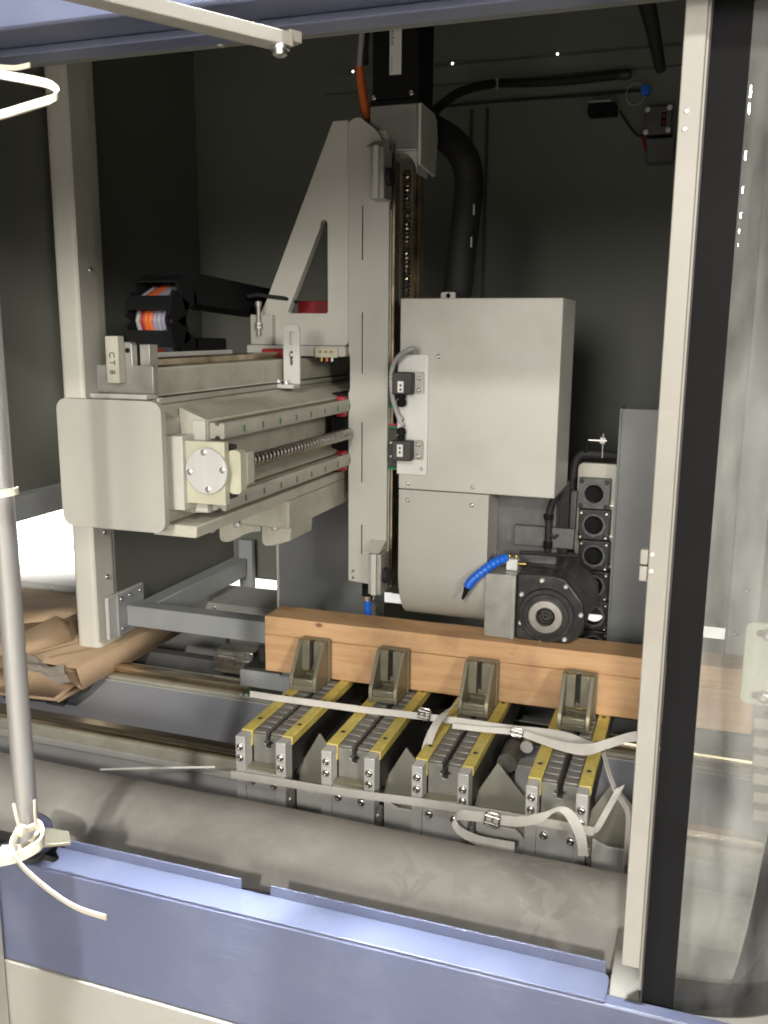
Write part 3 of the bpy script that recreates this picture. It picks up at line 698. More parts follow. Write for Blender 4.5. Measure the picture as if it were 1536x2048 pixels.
# ================================================================ milling head
t = thing('milling_head', 'cream boxed milling head with black spindle nose above the timber', 'milling head', (-.48, 2.05, .9))
bx = MB(); bx.box(-.661, -.2965, 2.0, 2.195, 1.2325, 1.667)
obj('upper_cover', bx, 'cream_head', t, .002)
cz = [(2.0, 1.2305), (2.0, 1.03)] + [(2.0 + .10*(1-math.cos(a)), 1.03 - .125*math.sin(a)) for a in [PI/2*k/10 for k in range(1, 11)]]
inner = [(y+.004, z) if z > 1.0 else (y+.002, z+.004) for (y, z) in cz]
lc = MB()
lc.prism(cz + [(2.195, .905), (2.195, 1.2305)], -.660, -.4445, 'YZ')
obj('lower_cover', lc, 'cream_head', t, .001)
screws(t, [(-.6365, 2.0, 1.2455), (-.482, 2.0, 1.2465), (-.6370, 2.0, 1.206), (-.483, 2.0, 1.205), (-.5695, 2.0, 1.539)], (0, -1, 0), .0052, .0035)
obj('top_eye', MB().prism(rrect(-.595, -.56, 1.6675, 1.684, .004, 3), 2.10, 2.112, 'XZ', [circ(-.5775, 1.676, .0055, 12)]), 'jaw', t)
# sensor plate
pl = obj('sensor_plate', MB().prism(rrect(-.664, -.591, 1.2675, 1.5435, .007, 4, (1, 0, 0, 1)), 1.9955, 1.9995, 'XZ'), 'alu', t, .0006)
screws(pl, [(-.604, 1.9955, 1.282), (-.612, 1.9955, 1.283-.002)][:1], (0, -1, 0), .004, .003)
for (z0, z1, up) in ((1.4535, 1.504, 0), (1.302, 1.349, 1)):
    sw = obj('limit_switch', MB().box(-.6685, -.622, 1.968, 1.995, z0, z1), 'dark', pl, .003)
    obj('switch_bracket', MB().prism(rrect(-.6215, -.600, z0+.002, z1, .004, 3, (1, 0, 0, 1)), 1.9905, 1.995, 'XZ'), 'jaw', sw, .0006)
    screws(sw, [(-.611, 1.9905, z0+.010), (-.611, 1.9905, z0+.037)], (0, -1, 0), .005, .004)
    obj('switch_label', MB().box(-.655, -.641, 1.9674, 1.968, z0+.005 if not up else z0+.010, z0+.030 if not up else z0+.038), 'label', sw)
    dm = MB(); zl = z0 + (.011 if not up else .02)
    dm.cyl((-.648, 1.9673, zl), (-.648, 1.9670, zl), .0028, n=10); dm.cyl((-.648, 1.9673, zl+.010), (-.648, 1.9670, zl+.010), .0028, n=10)
    obj('label_mark', dm, 'ink', sw)
    screws(sw, [(-.670, 1.968, z0+.009), (-.670, 1.968, z0+.041)], (0, -1, 0), .003, .002)
    zz = z0-.001 if not up else z1+.001; sg = -1 if not up else 1
    gl = MB(); gl.lathe((-.650, 1.982, zz), (0, 0, sg), [(0, .009), (.008, .009), (.009, .0075), (.012, .0075), (.013, .0105), (.022, .0105), (.026, .008), (.028, .004), (.028, 0)], 16)
    obj('cable_gland', gl, 'black', sw)
cb = spline([(-0.6481, 1.9850, 1.3946), (-0.6591, 1.9850, 1.4057), (-0.6684, 1.9830, 1.4306), (-0.6738, 1.9800, 1.4682), (-0.6712, 1.9750, 1.5079), (-0.6551, 1.9650, 1.5364), (-0.6285, 1.9550, 1.5536), (-0.6150, 1.9600, 1.5570), (-0.6180, 1.9850, 1.5476)], 5)
obj('clear_cable', MB().tube(cb, .0052, 10), 'greycable', pl)
cb = spline([(-0.6445, 1.9820, 1.3813), (-0.6534, 1.9830, 1.3923), (-0.6624, 1.9840, 1.4113), (-0.6676, 1.9840, 1.4397)], 5)
obj('clear_cable', MB().tube(cb, .0045, 8), 'greycable', pl)
# carriages on the column slides
for zc in (1.47, 1.325):
    cg = obj('slide_carriage', MB().box(-.6985, -.6625, 2.010, 2.055, zc-.045, zc+.045), 'dark', t, .002)
    for q in (zc-.052, zc+.045):
        obj('end_seal', MB().box(-.6985, -.6625, 2.010, 2.055, q+.0005, q+.0068), 'green', cg, .001)
    obj('end_wiper', MB().box(-.6975, -.664, 2.012, 2.05, zc+.0525, zc+.0565), 'red', cg)
# dark core and spindle
obj('core_block', MB().box(-.470, -.300, 2.10, 2.28, 1.02, 1.2305), 'darkgrey', t, .003)
obj('core_band', MB().box(-.40, -.26, 2.085, 2.0995, 1.10, 1.148), 'darkgrey', t, .002)
obj('side_block', MB().box(-.4445, -.3735, 1.990, 2.10, .8985, 1.0505), 'jaw', t, .0015)
obj('side_strip', MB().box(-.3835, -.3735, 1.9870, 1.9897, .8990, 1.0500), 'jaw', t, .0006)
oc = [(-.372, .8985), (-.372, 1.056), (-.285, 1.056), (-.262, 1.050), (-.222, 1.0), (-.213, .955), (-.222, .926), (-.245, .9035), (-.262, .8990)]
sp = obj('spindle_body', MB().prism(oc, 1.998, 2.06, 'XZ'), 'blackp', t, .004)
rear = MB(); a = [(-.372, .90), (-.372, 1.056), (-.285, 1.056), (-.262, 1.05), (-.222, 1.0), (-.215, .955), (-.24, .905)]
b = [(-.405, .90), (-.405, 1.062), (-.290, 1.062), (-.268, 1.058), (-.212, .992), (-.208, .93), (-.235, .90)]
rear.add([(p[0], 2.0605, p[1]) for p in a] + [(p[0], 2.22, p[1]) for p in b], [(i, (i+1) % 7, 7+(i+1) % 7, 7+i) for i in range(7)] + [tuple(range(7)), tuple(range(13, 6, -1))])
obj('spindle_neck', rear, 'blackp', t, .004)
cx, cz_ = -.3017, .9635
fl = MB(); fl.lathe((cx, 1.9975, cz_), (0, -1, 0), [(0, .063), (.006, .0625), (.0075, .061), (.0075, .052), (.012, .0515), (.0135, .050), (.0135, .0355), (.011, .0355)], 48)
nf = obj('spindle_flange', fl, 'blackp', sp)
nr = MB(); nr.lathe((cx, 1.986, cz_), (0, -1, 0), [(0, .0385), (.006, .0385), (.007, .0375), (.007, .0225), (.005, .0205), (-.014, .017), (-.014, 0)], 48)
obj('nose_ring', nr, 'steel', sp)
ch = MB(); ch.lathe((cx, 1.999, cz_), (0, -1, 0), [(0, .0165), (.010, .0165), (.012, .014), (.008, .0115), (.008, .007), (.014, .0065), (.014, .0032), (.004, .003), (.004, 0)], 24)
for k in range(6):
    q = 2*PI*k/6; ch.box(cx + .0145*math.cos(q)-.0022, cx + .0145*math.cos(q)+.0022, 1.984, 1.996, cz_ + .0145*math.sin(q)-.0022, cz_ + .0145*math.sin(q)+.0022)
obj('collet', ch, 'dark', sp)
screws(t, [(x, 1.997, z) for x, z in ((-.3605, 1.0065), (-.3602, .9390), (-.3152, 1.0435), (-.2611, 1.0345), (-.2249, .972), (-.2587, .9105), (-.3128, .9050))], (0, -1, 0), .0056, .006, 'alu')
screws(sp, [(cx + .0435*math.cos(q), 1.9838, cz_ + .0435*math.sin(q)) for q in [2*PI*k/6+.3 for k in range(6)]], (0, -1, 0), .0032, .0018, 'dark')
# coolant hose
hb = obj('hose_block', MB().box(-.405, -.379, 2.03, 2.055, 1.0515, 1.078), 'alu', t, .001)
screws(hb, [(-.400, 2.04, 1.078), (-.384, 2.04, 1.078)], (0, 0, 1), .0035, .009, 'brass')
obj('fitting', MB().cyl((-.3785, 2.04, 1.066), (-.362, 2.045, 1.066), .005, n=10), 'brass', hb)
hs = spline([(-0.4039, 2.0250, 1.0824), (-0.4263, 2.0050, 1.0732), (-0.4505, 1.9850, 1.0545), (-0.4710, 1.9750, 1.0349), (-0.4805, 1.9720, 1.0204)], 6)
hz = obj('coolant_hose', MB().tube(hs, .0095, 12), 'bluehose', t)
for k in range(3, len(hs)-1, 2):
    dd = (hs[min(k+1, len(hs)-1)] - hs[k-1]).normalized()
    bl = MB(); bl.lathe(hs[k] - dd*.0065, dd, [(0, .0075), (.002, .0108), (.007, .0118), (.011, .0108), (.013, .0075)], 14)
    obj('hose_joint', bl, 'bluehose', hz)
nz = MB(); p0 = hs[-1]; p1 = V((-0.4917, 1.9680, 0.9892)); nz.cyl(p0, p0.lerp(p1, .3), .0085, .0075, n=12); nz.cyl(p0.lerp(p1, .3), p1, .0065, .003, n=12)
obj('nozzle', nz, 'black', hz)
# black cables down the side of the core
for pts, rr in (([(-0.2983, 2.0800, 1.2332), (-0.3121, 2.0800, 1.2088), (-0.3189, 2.0800, 1.1787), (-0.3185, 2.0800, 1.1431), (-0.3183, 2.0800, 1.1133), (-0.3184, 2.0800, 1.0880)], .0085),
                ([(-0.2896, 2.1000, 1.2304), (-0.3009, 2.1000, 1.2001), (-0.3005, 2.1000, 1.1644), (-0.3012, 2.1000, 1.1284), (-0.2908, 2.1000, 1.1052), (-0.2794, 2.1000, 1.0844)], .0038),
                ([(-0.3138, 2.0750, 1.1350), (-0.3042, 2.0750, 1.1263), (-0.2960, 2.0800, 1.1330)], .003)):
    obj('cable', MB().tube(spline(pts, 5), rr, 10), 'rubber', t)
gd = MB(); ge = MB(); gd.lathe((-0.3201, 2.0800, 1.1810), (0, 0, -1), [(0, .009), (.002, .0115), (.011, .0115), (.013, .009)], 14); ge.lathe((-0.3185, 2.0800, 1.1168), (0, 0, -1), [(0, .009), (.002, .011), (.014, .011), (.02, .007)], 14)
obj('cable_gland', gd, 'black', t); obj('cable_gland', ge, 'black', t)
obj('top_cable', MB().tube(spline([(-0.3739, 2.0300, 1.0959), (-0.3310, 2.0500, 1.0927), (-0.2893, 2.0800, 1.0858), (-0.2514, 2.1000, 1.0821)], 5), .005, 8), 'rubber', t)

# ================================================================ bored flange column at the right, grey guard
t = thing('tool_rack', 'upright rack of stacked black square flanges with bored holes', 'tool rack', (-.24, 2.3, .8))
obj('back_plate', MB().prism(rrect(-.288, -.192, 1.0, 1.270, .014, 5, (0, 1, 0, 0)), 2.3275, 2.345, 'XZ'), 'railgrey', t, .001)
for k in range(6):
    zc = 1.1965 - .0795*k; xo = -.2425 + .0035*k
    f = obj('flange', MB().prism([(xo-.0385, zc-.0385), (xo+.0385, zc-.0385), (xo+.0385, zc+.0385), (xo-.0385, zc+.0385)], 2.300, 2.327, 'XZ', [circ(xo, zc, .0235, 20)]), 'darkgrey' if k < 1 else 'blackp', t, .0015)
    obj('collar', MB().prism(circ(xo, zc-.001, .031, 8), 2.296, 2.2995, 'XZ', [circ(xo, zc, .0235, 20)]), 'darkgrey', f, .0006)
    if k != 4: obj('bore', MB().prism(circ(xo, zc, .0234, 20), 2.318, 2.327, 'XZ'), 'black', f)
    screws(f, [(xo + sx*.031, 2.300, zc + sz*.031) for sx in (-1, 1) for sz in (-1, 1)], (0, -1, 0), .0055, .006, 'dark' if k == 0 else 'steel')
    obj('side_plate', MB().box(xo+.0388, xo+.0400, 2.302, 2.325, zc-.036, zc+.036), 'dark', f)
    obj('side_clip', MB().box(xo+.040, xo+.050, 2.305, 2.325, zc-.030, zc-.026), 'steel', f)
ho = MB(); ho.tube(spline([(-.300, 2.33, 1.16), (-.302, 2.34, 1.24), (-.29, 2.345, 1.285), (-.25, 2.35, 1.290), (-.19, 2.35, 1.288)], 5), .012, 10)
obj('air_hose', ho, 'rubber', t)
obj('fitting', MB().cyl((-.272, 2.34, 1.295), (-.272, 2.34, 1.335), .006, n=8), 'black', t)
obj('cross_pin', MB().cyl((-.272, 2.34, 1.327), (-.222, 2.34, 1.327), .004, n=10), 'steel', t)
obj('needle_valve', MB().cyl((-.232, 2.34, 1.283), (-.232, 2.34, 1.345), .0026, n=8), 'steel', t)
obj('valve_knob', MB().cyl((-.238, 2.34, 1.327), (-.226, 2.34, 1.327), .009, n=10), 'label', t)
obj('side_arm', MB().box(-.30, -.285, 2.30, 2.325, 1.10, 1.20), 'darkgrey', t, .002)
t = thing('guard_panel', 'tall flat grey guard panel between the tool rack and the cream door edge', 'guard panel', (-.13, 2.3, .8))
obj('sheet', MB().box(-.184, .02, 2.285, 2.29, .70, 1.4135), 'guard', t, .001)
obj('flange', MB().box(-.190, -.1845, 2.285, 2.40, .70, 1.4135), 'guard', t, .001)

# ================================================================ machine bed: two X beams with rails
t = thing('front_bed_beam', 'long grey bed beam with oily linear rail running under the clamps', 'bed beam', (-.5, 1.74, .02))
obj('web', MB().box(-2.4, .60, 1.700, 1.79, .02, .600), 'bed', t, .003)
obj('rail_seat', MB().box(-2.4, .60, 1.706, 1.785, .6005, .628), 'cream_dirty', t, .002)
obj('step_edge', MB().box(-2.4, .60, 1.696, 1.7055, .588, .604), 'grey_sheet', t, .002)
rp = [(1.716, .6285), (1.744, .6285), (1.744, .6385), (1.740, .642), (1.744, .6455), (1.742, .651), (1.718, .651), (1.716, .6455), (1.720, .642), (1.716, .6385)]
obj('rail', MB().prism(rp, -2.4, .60, 'YZ'), 'rail', t, .0006)
obj('rail_band', MB().box(-2.4, .60, 1.752, 1.775, .6285, .6345), 'rail', t, .0008)
t = thing('rear_bed_beam', 'long bed beam with rail behind the clamps, partly under the timber', 'bed beam', (-.5, 2.15, .02))
obj('web', MB().box(-2.4, .60, 2.11, 2.23, .02, .575), 'bed', t, .003)
obj('rail_seat', MB().box(-2.4, .60, 2.115, 2.225, .5755, .598), 'cream_dirty', t, .002)
obj('rail', MB().prism([(y+.415, z-.030) for y, z in rp], -2.4, .60, 'YZ'), 'rail', t, .0006)
obj('rail_band', MB().box(-2.4, .60, 2.175, 2.20, .5985, .604), 'rail', t, .0008)
obj('rear_ledge', MB().box(-2.4, .60, 2.32, 2.36, .02, .60), 'bed_dark', t, .002)
o = obj('chip_tray', MB().prism([(2.108, .585), (1.80, .44), (1.80, .436), (2.108, .581)], -2.4, .58, 'YZ'), 'tray')
tag(o, 'bluish grey sloping chip tray between the two bed rails', 'tray')
o = obj('tray_edge', MB().box(-2.4, .58, 2.1045, 2.1095, .586, .590), 'grey_sheet', o)
for x, lab in ((-1.40, 'thin pale strip lying on the sloping tray below the carton'),):
    o = obj('steel_strip', MB().beam((x, 2.03, .475), (x+.10, 1.86, .43), .014, .004), 'frame'); tag(o, lab, 'strip')
t = thing('rail_carriage', 'grey carriage block with dark top on the rear rail at the timber end', 'carriage', (-1.04, 2.1, .6))
obj('block', MB().box(-1.137, -.90, 2.08, 2.20, .642, .690), 'frame', t, .004)
obj('upright', MB().box(-1.005, -.96, 2.072, 2.0795, .640, .722), 'frame', t, .002)
obj('dark_pad', MB().box(-1.128, -1.01, 2.085, 2.195, .6905, .698), 'dark', t, .002)
obj('pin', MB().cyl((-1.10, 2.15, .698), (-1.10, 2.15, .735), .014, n=14), 'dark', t)
obj('bearing', MB().box(-1.112, -.93, 2.095, 2.19, .604, .6415), 'dark', t, .002)
obj('end_seal', MB().box(-1.120, -1.1125, 2.095, 2.19, .606, .640), 'green', t, .001)
t = thing('steel_stop', 'bright stepped steel block lying on the rear bed left of the timber', 'steel block', (-1.24, 2.24, .6))
obj('body', MB().box(-1.31, -1.176, 2.24, 2.315, .600, .648), 'steel', t, .003)
obj('step', MB().box(-1.31, -1.190, 2.262, 2.315, .6485, .665), 'steel', t, .002)
for i, (x, y) in enumerate(((-1.15, 2.12), (-1.135, 2.122), (-1.125, 2.118))):
    o = obj('white_pellet', MB().lathe((x+.0, y-.008, .598), (0, 0, 1), [(0, .004), (.003, .0065 - .001*i), (.007, .005), (.009, 0)], 10), 'label')
    tag(o, ('leftmost of three small white pellets beside the rear rail', 'middle one of three small white pellets beside the rear rail', 'small white pellet nearest to the carriage end seal')[i], 'pellet')

# ================================================================ four clamps
CX = (-.8275, -.630, -.435, -.207)
OFF = (-.022, -.018, 0, -.007)
Y0, Z0 = 1.595, .752
def C(x, y, z): return (CX[0]+x, Y0+y, Z0+z)
def cbox(x0, x1, y0, y1, z0, z1):
    return MB().box(CX[0]+x0, CX[0]+x1, Y0+y0, Y0+y1, Z0+z0, Z0+z1)
LAB = ('leftmost clamp, its jaw holding the cut end of the timber', 'second clamp from the cut timber end, strap buckle at its right',
       'third clamp from the cut timber end, below the blue coolant hose', 'clamp beside the cream door edge, strap loop hanging on its front')
clamp = thing('clamp', LAB[0], 'clamp', C(0, 0, 0), 'yellow edged clamps in a row')
for x0, x1, zs in ((-.058, -.036, (-.024, -.049)), (.036, .058, (-.033, -.057))):
    po = obj('jaw_post', cbox(x0, x1, 0, .034, -.22, -.001), 'alu', clamp, .0012)
    screws(po, [C((x0+x1)/2, 0, z) for z in zs], (0, -1, 0), .0078, .005)
cpz = obj('cross_plate', cbox(-.0355, .0355, .003, .03, -.22, -.078), 'alu', clamp, .001)
screws(cpz, [C(-.021, .003, -.099), C(.030, .003, -.101)], (0, -1, 0), .0085, .006)
obj('rust_shim', cbox(-.0345, .0345, .012, .034, -.0775, -.070), 'bronze', clamp, .001)
# body with T slot
tp = [(-.034, -.083), (.036, -.083), (.036, -.007), (.0075, -.007), (.0075, -.020), (.0125, -.020), (.0125, -.027), (.0075, -.027), (.0075, -.036), (-.0045, -.036), (-.0045, -.027), (-.0095, -.027), (-.0095, -.020), (-.0045, -.020), (-.0045, -.007), (-.034, -.007)]
obj('body', MB().prism([(CX[0]+a, Z0+b) for a, b in tp], Y0+.036, Y0+.62, 'XZ'), 'jaw', clamp, .0008)
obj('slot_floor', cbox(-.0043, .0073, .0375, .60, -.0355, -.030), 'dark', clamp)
rib_l = cbox(-.0335, -.005, .037, .0575, -.0068, -.0005); rib_r = cbox(.008, .0355, .037, .0575, -.0068, -.0005)
r0 = obj('rib', rib_l, 'ribgrey', clamp, .002); r1 = obj('rib', rib_r, 'ribgrey', clamp, .002)
for k in range(1, 12):
    for r in (r0, r1):
        c = r.copy(); COL.objects.link(c); c.parent = clamp; c.location = r.location + V((0, .027*k, 0))
for x0, x1, xi in ((-.060, -.0345, -.0375), (.0365, .060, .060)):
    ys = obj('edge_strip', cbox(x0, x1, .032, .56, -.0175, .0005), 'yellow', clamp, .0012)
    for k in range(4):
        obj('screw_hole', MB().cyl(C((x0+x1)/2, .095+.135*k, .0004), C((x0+x1)/2, .095+.135*k, .0009), .0052, n=12), 'dark', ys)
    # strip folds down over the inner edge of the left post
    if x0 < 0: obj('fold', cbox(-.0395, -.0345, .030, .05, -.034, -.018), 'yellow', ys, .001)
for x0, x1 in ((-.0555, -.040), (.043, .0575)):
    obj('side_wall', cbox(x0, x1, .0345, .60, -.085, -.018), 'dark', clamp, .001)
obj('side_foot', cbox(.0595, .066, .01, .03, -.24, -.115), 'jaw', clamp, .001)
screws(clamp, [C(.063, .010, -.128)], (0, -1, 0), .005, .005)
gp = [(.0945, -.0136), (.1672, -.095), (.1797, -.167), (.176, -.42), (.030, -.42), (.030, -.1285)]
obj('carrier_plate', MB().prism([(CX[0]+a, Z0+b) for a, b in gp], Y0+.0935, Y0+.1000, 'XZ'), 'carrier', clamp, .001)
gp = [(.067, -.107), (.096, -.119), (.1475, -.119), (.160, -.130), (.1725, -.155), (.171, -.205), (.155, -.32), (.067, -.32)]
obj('front_gusset', MB().prism([(CX[0]+a, Z0+b) for a, b in gp], Y0+.035, Y0+.041, 'XZ'), 'grey_sheet', clamp, .001)
obj('base_block', cbox(-.055, .055, .11, .19, -.125, -.0855), 'dark', clamp, .002)
# slotted angle jaw
JY0, JY1 = .265, .352
jw = MB()
jw.prism(rrect(CX[0]-.0345, CX[0]+.0385, Z0+.0012, Z0+.1085, .004, 3, (1, 1, 0, 0)), Y0+JY1-.012, Y0+JY1, 'XZ',
         [rrect(CX[0]-.0055, CX[0]+.0055, Z0+.035, Z0+.1045, .0052, 5)])
ja = obj('slotted_jaw', jw, 'bronze', clamp, .001)
ja.location = V((0, 0, 0))
side = [(JY0, .0012), (JY1-.0125, .0012), (JY1-.0125, .108), (JY1-.030, .108), (JY0+.004, .038), (JY0, .032)]
for x0, x1 in ((-.0345, -.0255), (.0255, .0345)):
    obj('jaw_cheek', MB().prism([(Y0+a, Z0+b) for a, b in side], CX[0]+x0, CX[0]+x1, 'YZ'), 'bronze', ja, .001)
obj('jaw_floor', cbox(-.0253, .0253, JY0+.001, JY1-.0125, .0012, .014), 'bronze', ja, .001)
obj('jaw_front', cbox(-.0253, .0253, JY0, JY0+.012, .0145, .031), 'bronze', ja, .002)
for x0, x1 in ((-.0253, -.0058), (.0058, .0253)):
    obj('jaw_web', cbox(x0, x1, JY1-.0325, JY1-.0125, .0325, .1075), 'bronze', ja, .001)
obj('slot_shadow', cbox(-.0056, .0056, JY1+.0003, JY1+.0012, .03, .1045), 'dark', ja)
obj('ledge_bar', cbox(-.021, .021, JY1-.0345, JY1-.0328, .030, .0335), 'brass', ja, .0004)
screws(ja, [C(.002, JY0+.030, .014), C(.002, JY0+.050, .014)], (0, 0, 1), .0055, .003)
clamps = [clamp]
for i in range(1, 4):
    c = copy_tree(clamp); c.location = (CX[i], Y0, Z0); c['label'] = LAB[i]; clamps.append(c)
for i, c in enumerate(clamps):
    for ch in c.children:
        if ch.name.startswith('slotted_jaw'): ch.location.x += OFF[i]

# ================================================================ timber on the clamps
t = thing('timber_beam', 'planed softwood beam of two glued layers gripped by the clamps', 'timber', (-.42, 2.0, .7535))
def board(name, z0, z1, dy):
    mb = MB(); n = 40; vs = []
    for i in range(n+1):
        x = -.992 + 1.140*i/n
        y0 = 1.9495 + .0245*i/n + dy + .0006*math.sin(i*1.3)
        vs += [(x, y0, z0), (x, y0+.094, z0), (x, y0+.094, z1 + .0005*math.sin(i*.8)), (x, y0, z1 + .0005*math.sin(i*.7))]
    fs = [(4*i+k, 4*i+(k+1) % 4, 4*i+4+(k+1) % 4, 4*i+4+k) for i in range(n) for k in range(4)]
    e = 4*n; fs += [(0, 1, 2, 3), (e+3, e+2, e+1, e)]
    mb.add(vs, fs)
    return obj(name, mb, 'wood', t, .0018)
board('layer', .7535, .8485, 0)
board('layer', .8492, .8965, .0012)

# ================================================================ white straps and buckles
def vz(n, h=.02, tilt=0): return [(0, tilt, h)]*n
def strap(name, label, pts, wid, n=6):
    p = spline(pts, n); q = spline(wid, n)
    o = obj(name, MB().ribbon(p, q, .0014), 'strap')
    return tag(o, label, 'strap')
sa = strap('strap', 'white strap drawn straight across the feet of the slotted jaws', [(-0.9493, 1.7850, 0.7613), (-0.8721, 1.7850, 0.7615), (-0.7596, 1.7850, 0.7636), (-0.6509, 1.7850, 0.7656), (-0.5460, 1.7850, 0.7699), (-0.4335, 1.7850, 0.7723), (-0.3357, 1.7850, 0.7730), (-0.2775, 1.7850, 0.7733), (-0.2197, 1.7800, 0.7749), (-0.1679, 1.7750, 0.7680), (-0.1521, 1.7700, 0.7641)],
      [(0, .003, .0145)]*7 + [(0, .008, .018), (0, .012, .017), (.004, .014, .008), (.006, .012, .003)])
strap('strap', 'second white strap layer twisting from the small buckle towards the door edge', [(-0.4576, 1.7720, 0.7649), (-0.3865, 1.7720, 0.7682), (-0.3168, 1.7700, 0.7736), (-0.2618, 1.7550, 0.7713), (-0.2144, 1.7450, 0.7694), (-0.1690, 1.7400, 0.7739), (-0.1307, 1.7400, 0.7922), (-0.0866, 1.7400, 0.8143), (-0.0326, 1.7400, 0.8274)],
      [(0, .004, .010), (0, .004, .011), (0, .006, .012), (.002, .01, .012), (.004, .01, .016), (.004, .004, .024), (.004, .002, .023), (.002, .004, .02), (0, .004, .02)])
strap('strap', 'white strap end arching from the jaw foot down over the third clamp', [(-0.4516, 1.8000, 0.8082), (-0.4609, 1.7600, 0.8105), (-0.4721, 1.7300, 0.8009), (-0.4812, 1.7100, 0.7834), (-0.4897, 1.7000, 0.7573), (-0.4950, 1.6900, 0.7318), (-0.4965, 1.6850, 0.7181)],
      [(.010, -.004, .018), (.015, -.005, .014), (.019, -.005, .008), (.020, -.004, .006), (.020, -.003, .004), (.018, -.003, .002), (.018, -.003, .002)])
strap('strap', 'white translucent strap stretched along the lower fronts of all four clamps', [(-0.8926, 1.5850, 0.6656), (-0.7764, 1.5830, 0.6704), (-0.6747, 1.5830, 0.6723), (-0.5657, 1.5830, 0.6772), (-0.4608, 1.5830, 0.6830), (-0.3598, 1.5830, 0.6855), (-0.2529, 1.5830, 0.6876), (-0.1685, 1.5830, 0.6880), (-0.1348, 1.5860, 0.6861)], vz(9, .0175))
strap('strap', 'white strap tail curling back in a loop below the large buckle', [(-0.3204, 1.5600, 0.6909), (-0.3580, 1.5550, 0.6903), (-0.3820, 1.5450, 0.6931), (-0.3877, 1.5300, 0.6876), (-0.3731, 1.5200, 0.6754), (-0.3369, 1.5100, 0.6700), (-0.2924, 1.5000, 0.6749), (-0.2648, 1.4950, 0.6786)],
      [(0, .002, .019), (0, .004, .019), (.002, .010, .016), (.004, .012, .010), (0, .006, .015), (0, .004, .018), (0, .004, .019), (0, .004, .019)])
strap('strap', 'white strap rising from the large buckle and hanging over the clamp by the door', [(-0.3203, 1.5600, 0.6888), (-0.2670, 1.5550, 0.6970), (-0.2249, 1.5500, 0.7172), (-0.2000, 1.5500, 0.7362), (-0.1828, 1.5500, 0.7376), (-0.1655, 1.5500, 0.7180), (-0.1517, 1.5450, 0.6885), (-0.1470, 1.5400, 0.6603)],
      [(0, .002, .02), (0, .002, .02), (.004, .004, .019), (.010, .006, .012), (.017, .006, .006), (.020, .005, .004), (.018, .004, .002), (.017, .004, 0)])
strap('strap', 'white strap running slantwise up the side of the clamp by the door', [(-0.1356, 1.5880, 0.6797), (-0.1283, 1.6000, 0.6888), (-0.1148, 1.6250, 0.7129), (-0.1026, 1.6500, 0.7331), (-0.0968, 1.6600, 0.7457)], [(.017, .006, .010)]*5)
strap('strap', 'narrow white strap edge slanting down beside the cream door edge', [(-0.1343, 1.7000, 0.7928), (-0.1202, 1.6800, 0.7618), (-0.1036, 1.6600, 0.7351), (-0.0889, 1.6500, 0.7202), (-0.0779, 1.6400, 0.7038), (-0.0756, 1.6200, 0.6616), (-0.0753, 1.6000, 0.6217)],
      [(.003, .018, 0), (.003, .018, 0), (.004, .017, 0), (.004, .017, 0), (.006, .015, 0), (.007, .014, 0), (.007, .014, 0)])
def buckle(name, label, c, wx, hz, r, tilt=0):
    mb = MB(); c = V(c)
    q = [(-wx, -hz), (wx, -hz), (wx, hz), (-wx, hz)]
    P = [c + V((a*math.cos(tilt) - b*math.sin(tilt), -.003, a*math.sin(tilt) + b*math.cos(tilt))) for a, b in q]
    loop = []
    for i in range(4):
        a, b = P[i], P[(i+1) % 4]; loop += [a.lerp(b, .12), a.lerp(b, .88)]
    mb.tube(loop + [loop[0]], r, 8, False)
    o = obj(name, mb, 'steel')
    bar = MB(); bar.cyl((P[0]+P[1])/2*.5 + (P[0]+P[1])/4, (P[2]+P[3])/2, r*.8, n=8)
    obj('middle_bar', bar, 'steel', o)
    for s in (0, 1):
        tb = MB(); tb.cyl(P[0].lerp(P[3], .25 + .5*s) + V((0, -.002, 0)), P[1].lerp(P[2], .25 + .5*s) + V((0, -.002, 0)), r*.9, n=8); obj('cross_bar', tb, 'steel', o)
    return tag(o, label, 'buckle')
buckle('buckle', 'bright wire buckle on the strap right of the second jaw', (-0.5227, 1.7790, 0.7806), .0125, .013, .0022, -.1)
buckle('buckle', 'small dark buckle where the strap doubles between third and fourth jaw', (-0.3168, 1.7640, 0.7773), .0125, .009, .0018, -.1)
buckle('buckle', 'large square steel buckle on the strap loop before the door side clamp', (-0.3187, 1.5520, 0.6935), .0135, .0145, .0022, -.12)
# tension tail of tape stuck on the bed
o = obj('tape_strip', MB().ribbon([(-1.1224, 1.4500, 0.7016), (-1.0355, 1.5000, 0.6962), (-0.9162, 1.5600, 0.6907)], [(0, .002, .0035)]*3, .001), 'strap')
tag(o, 'thin taut white string crossing the grey bed beam left of the clamps', 'string')

# odds and ends seen in the dark between the clamps
t = thing('pneumatic_valve', 'grey pneumatic fittings in the dark gap before the door side clamp', 'fitting', (-.30, 1.86, .64))
obj('valve_block', MB().box(-.335, -.27, 1.86, 1.90, .585, .655), 'grey_sheet', t, .002)
obj('valve_body', MB().cyl((-.35, 1.84, .665), (-.35, 1.92, .665), .022, n=18), 'ribgrey', t)
obj('valve_cap', MB().cyl((-.31, 1.85, .705), (-.31, 1.90, .705), .014, n=14), 'alu', t)
obj('hose', MB().tube(spline([(-.39, 1.80, .60), (-.35, 1.80, .585), (-.31, 1.79, .60), (-.28, 1.80, .59)], 5), .007, 8), 'rubber', t)
obj('knob', MB().lathe((-.33, 1.79, .592), (0, -1, 0), [(0, .014), (.012, .014), (.016, .009), (.016, 0)], 12), 'black', t)

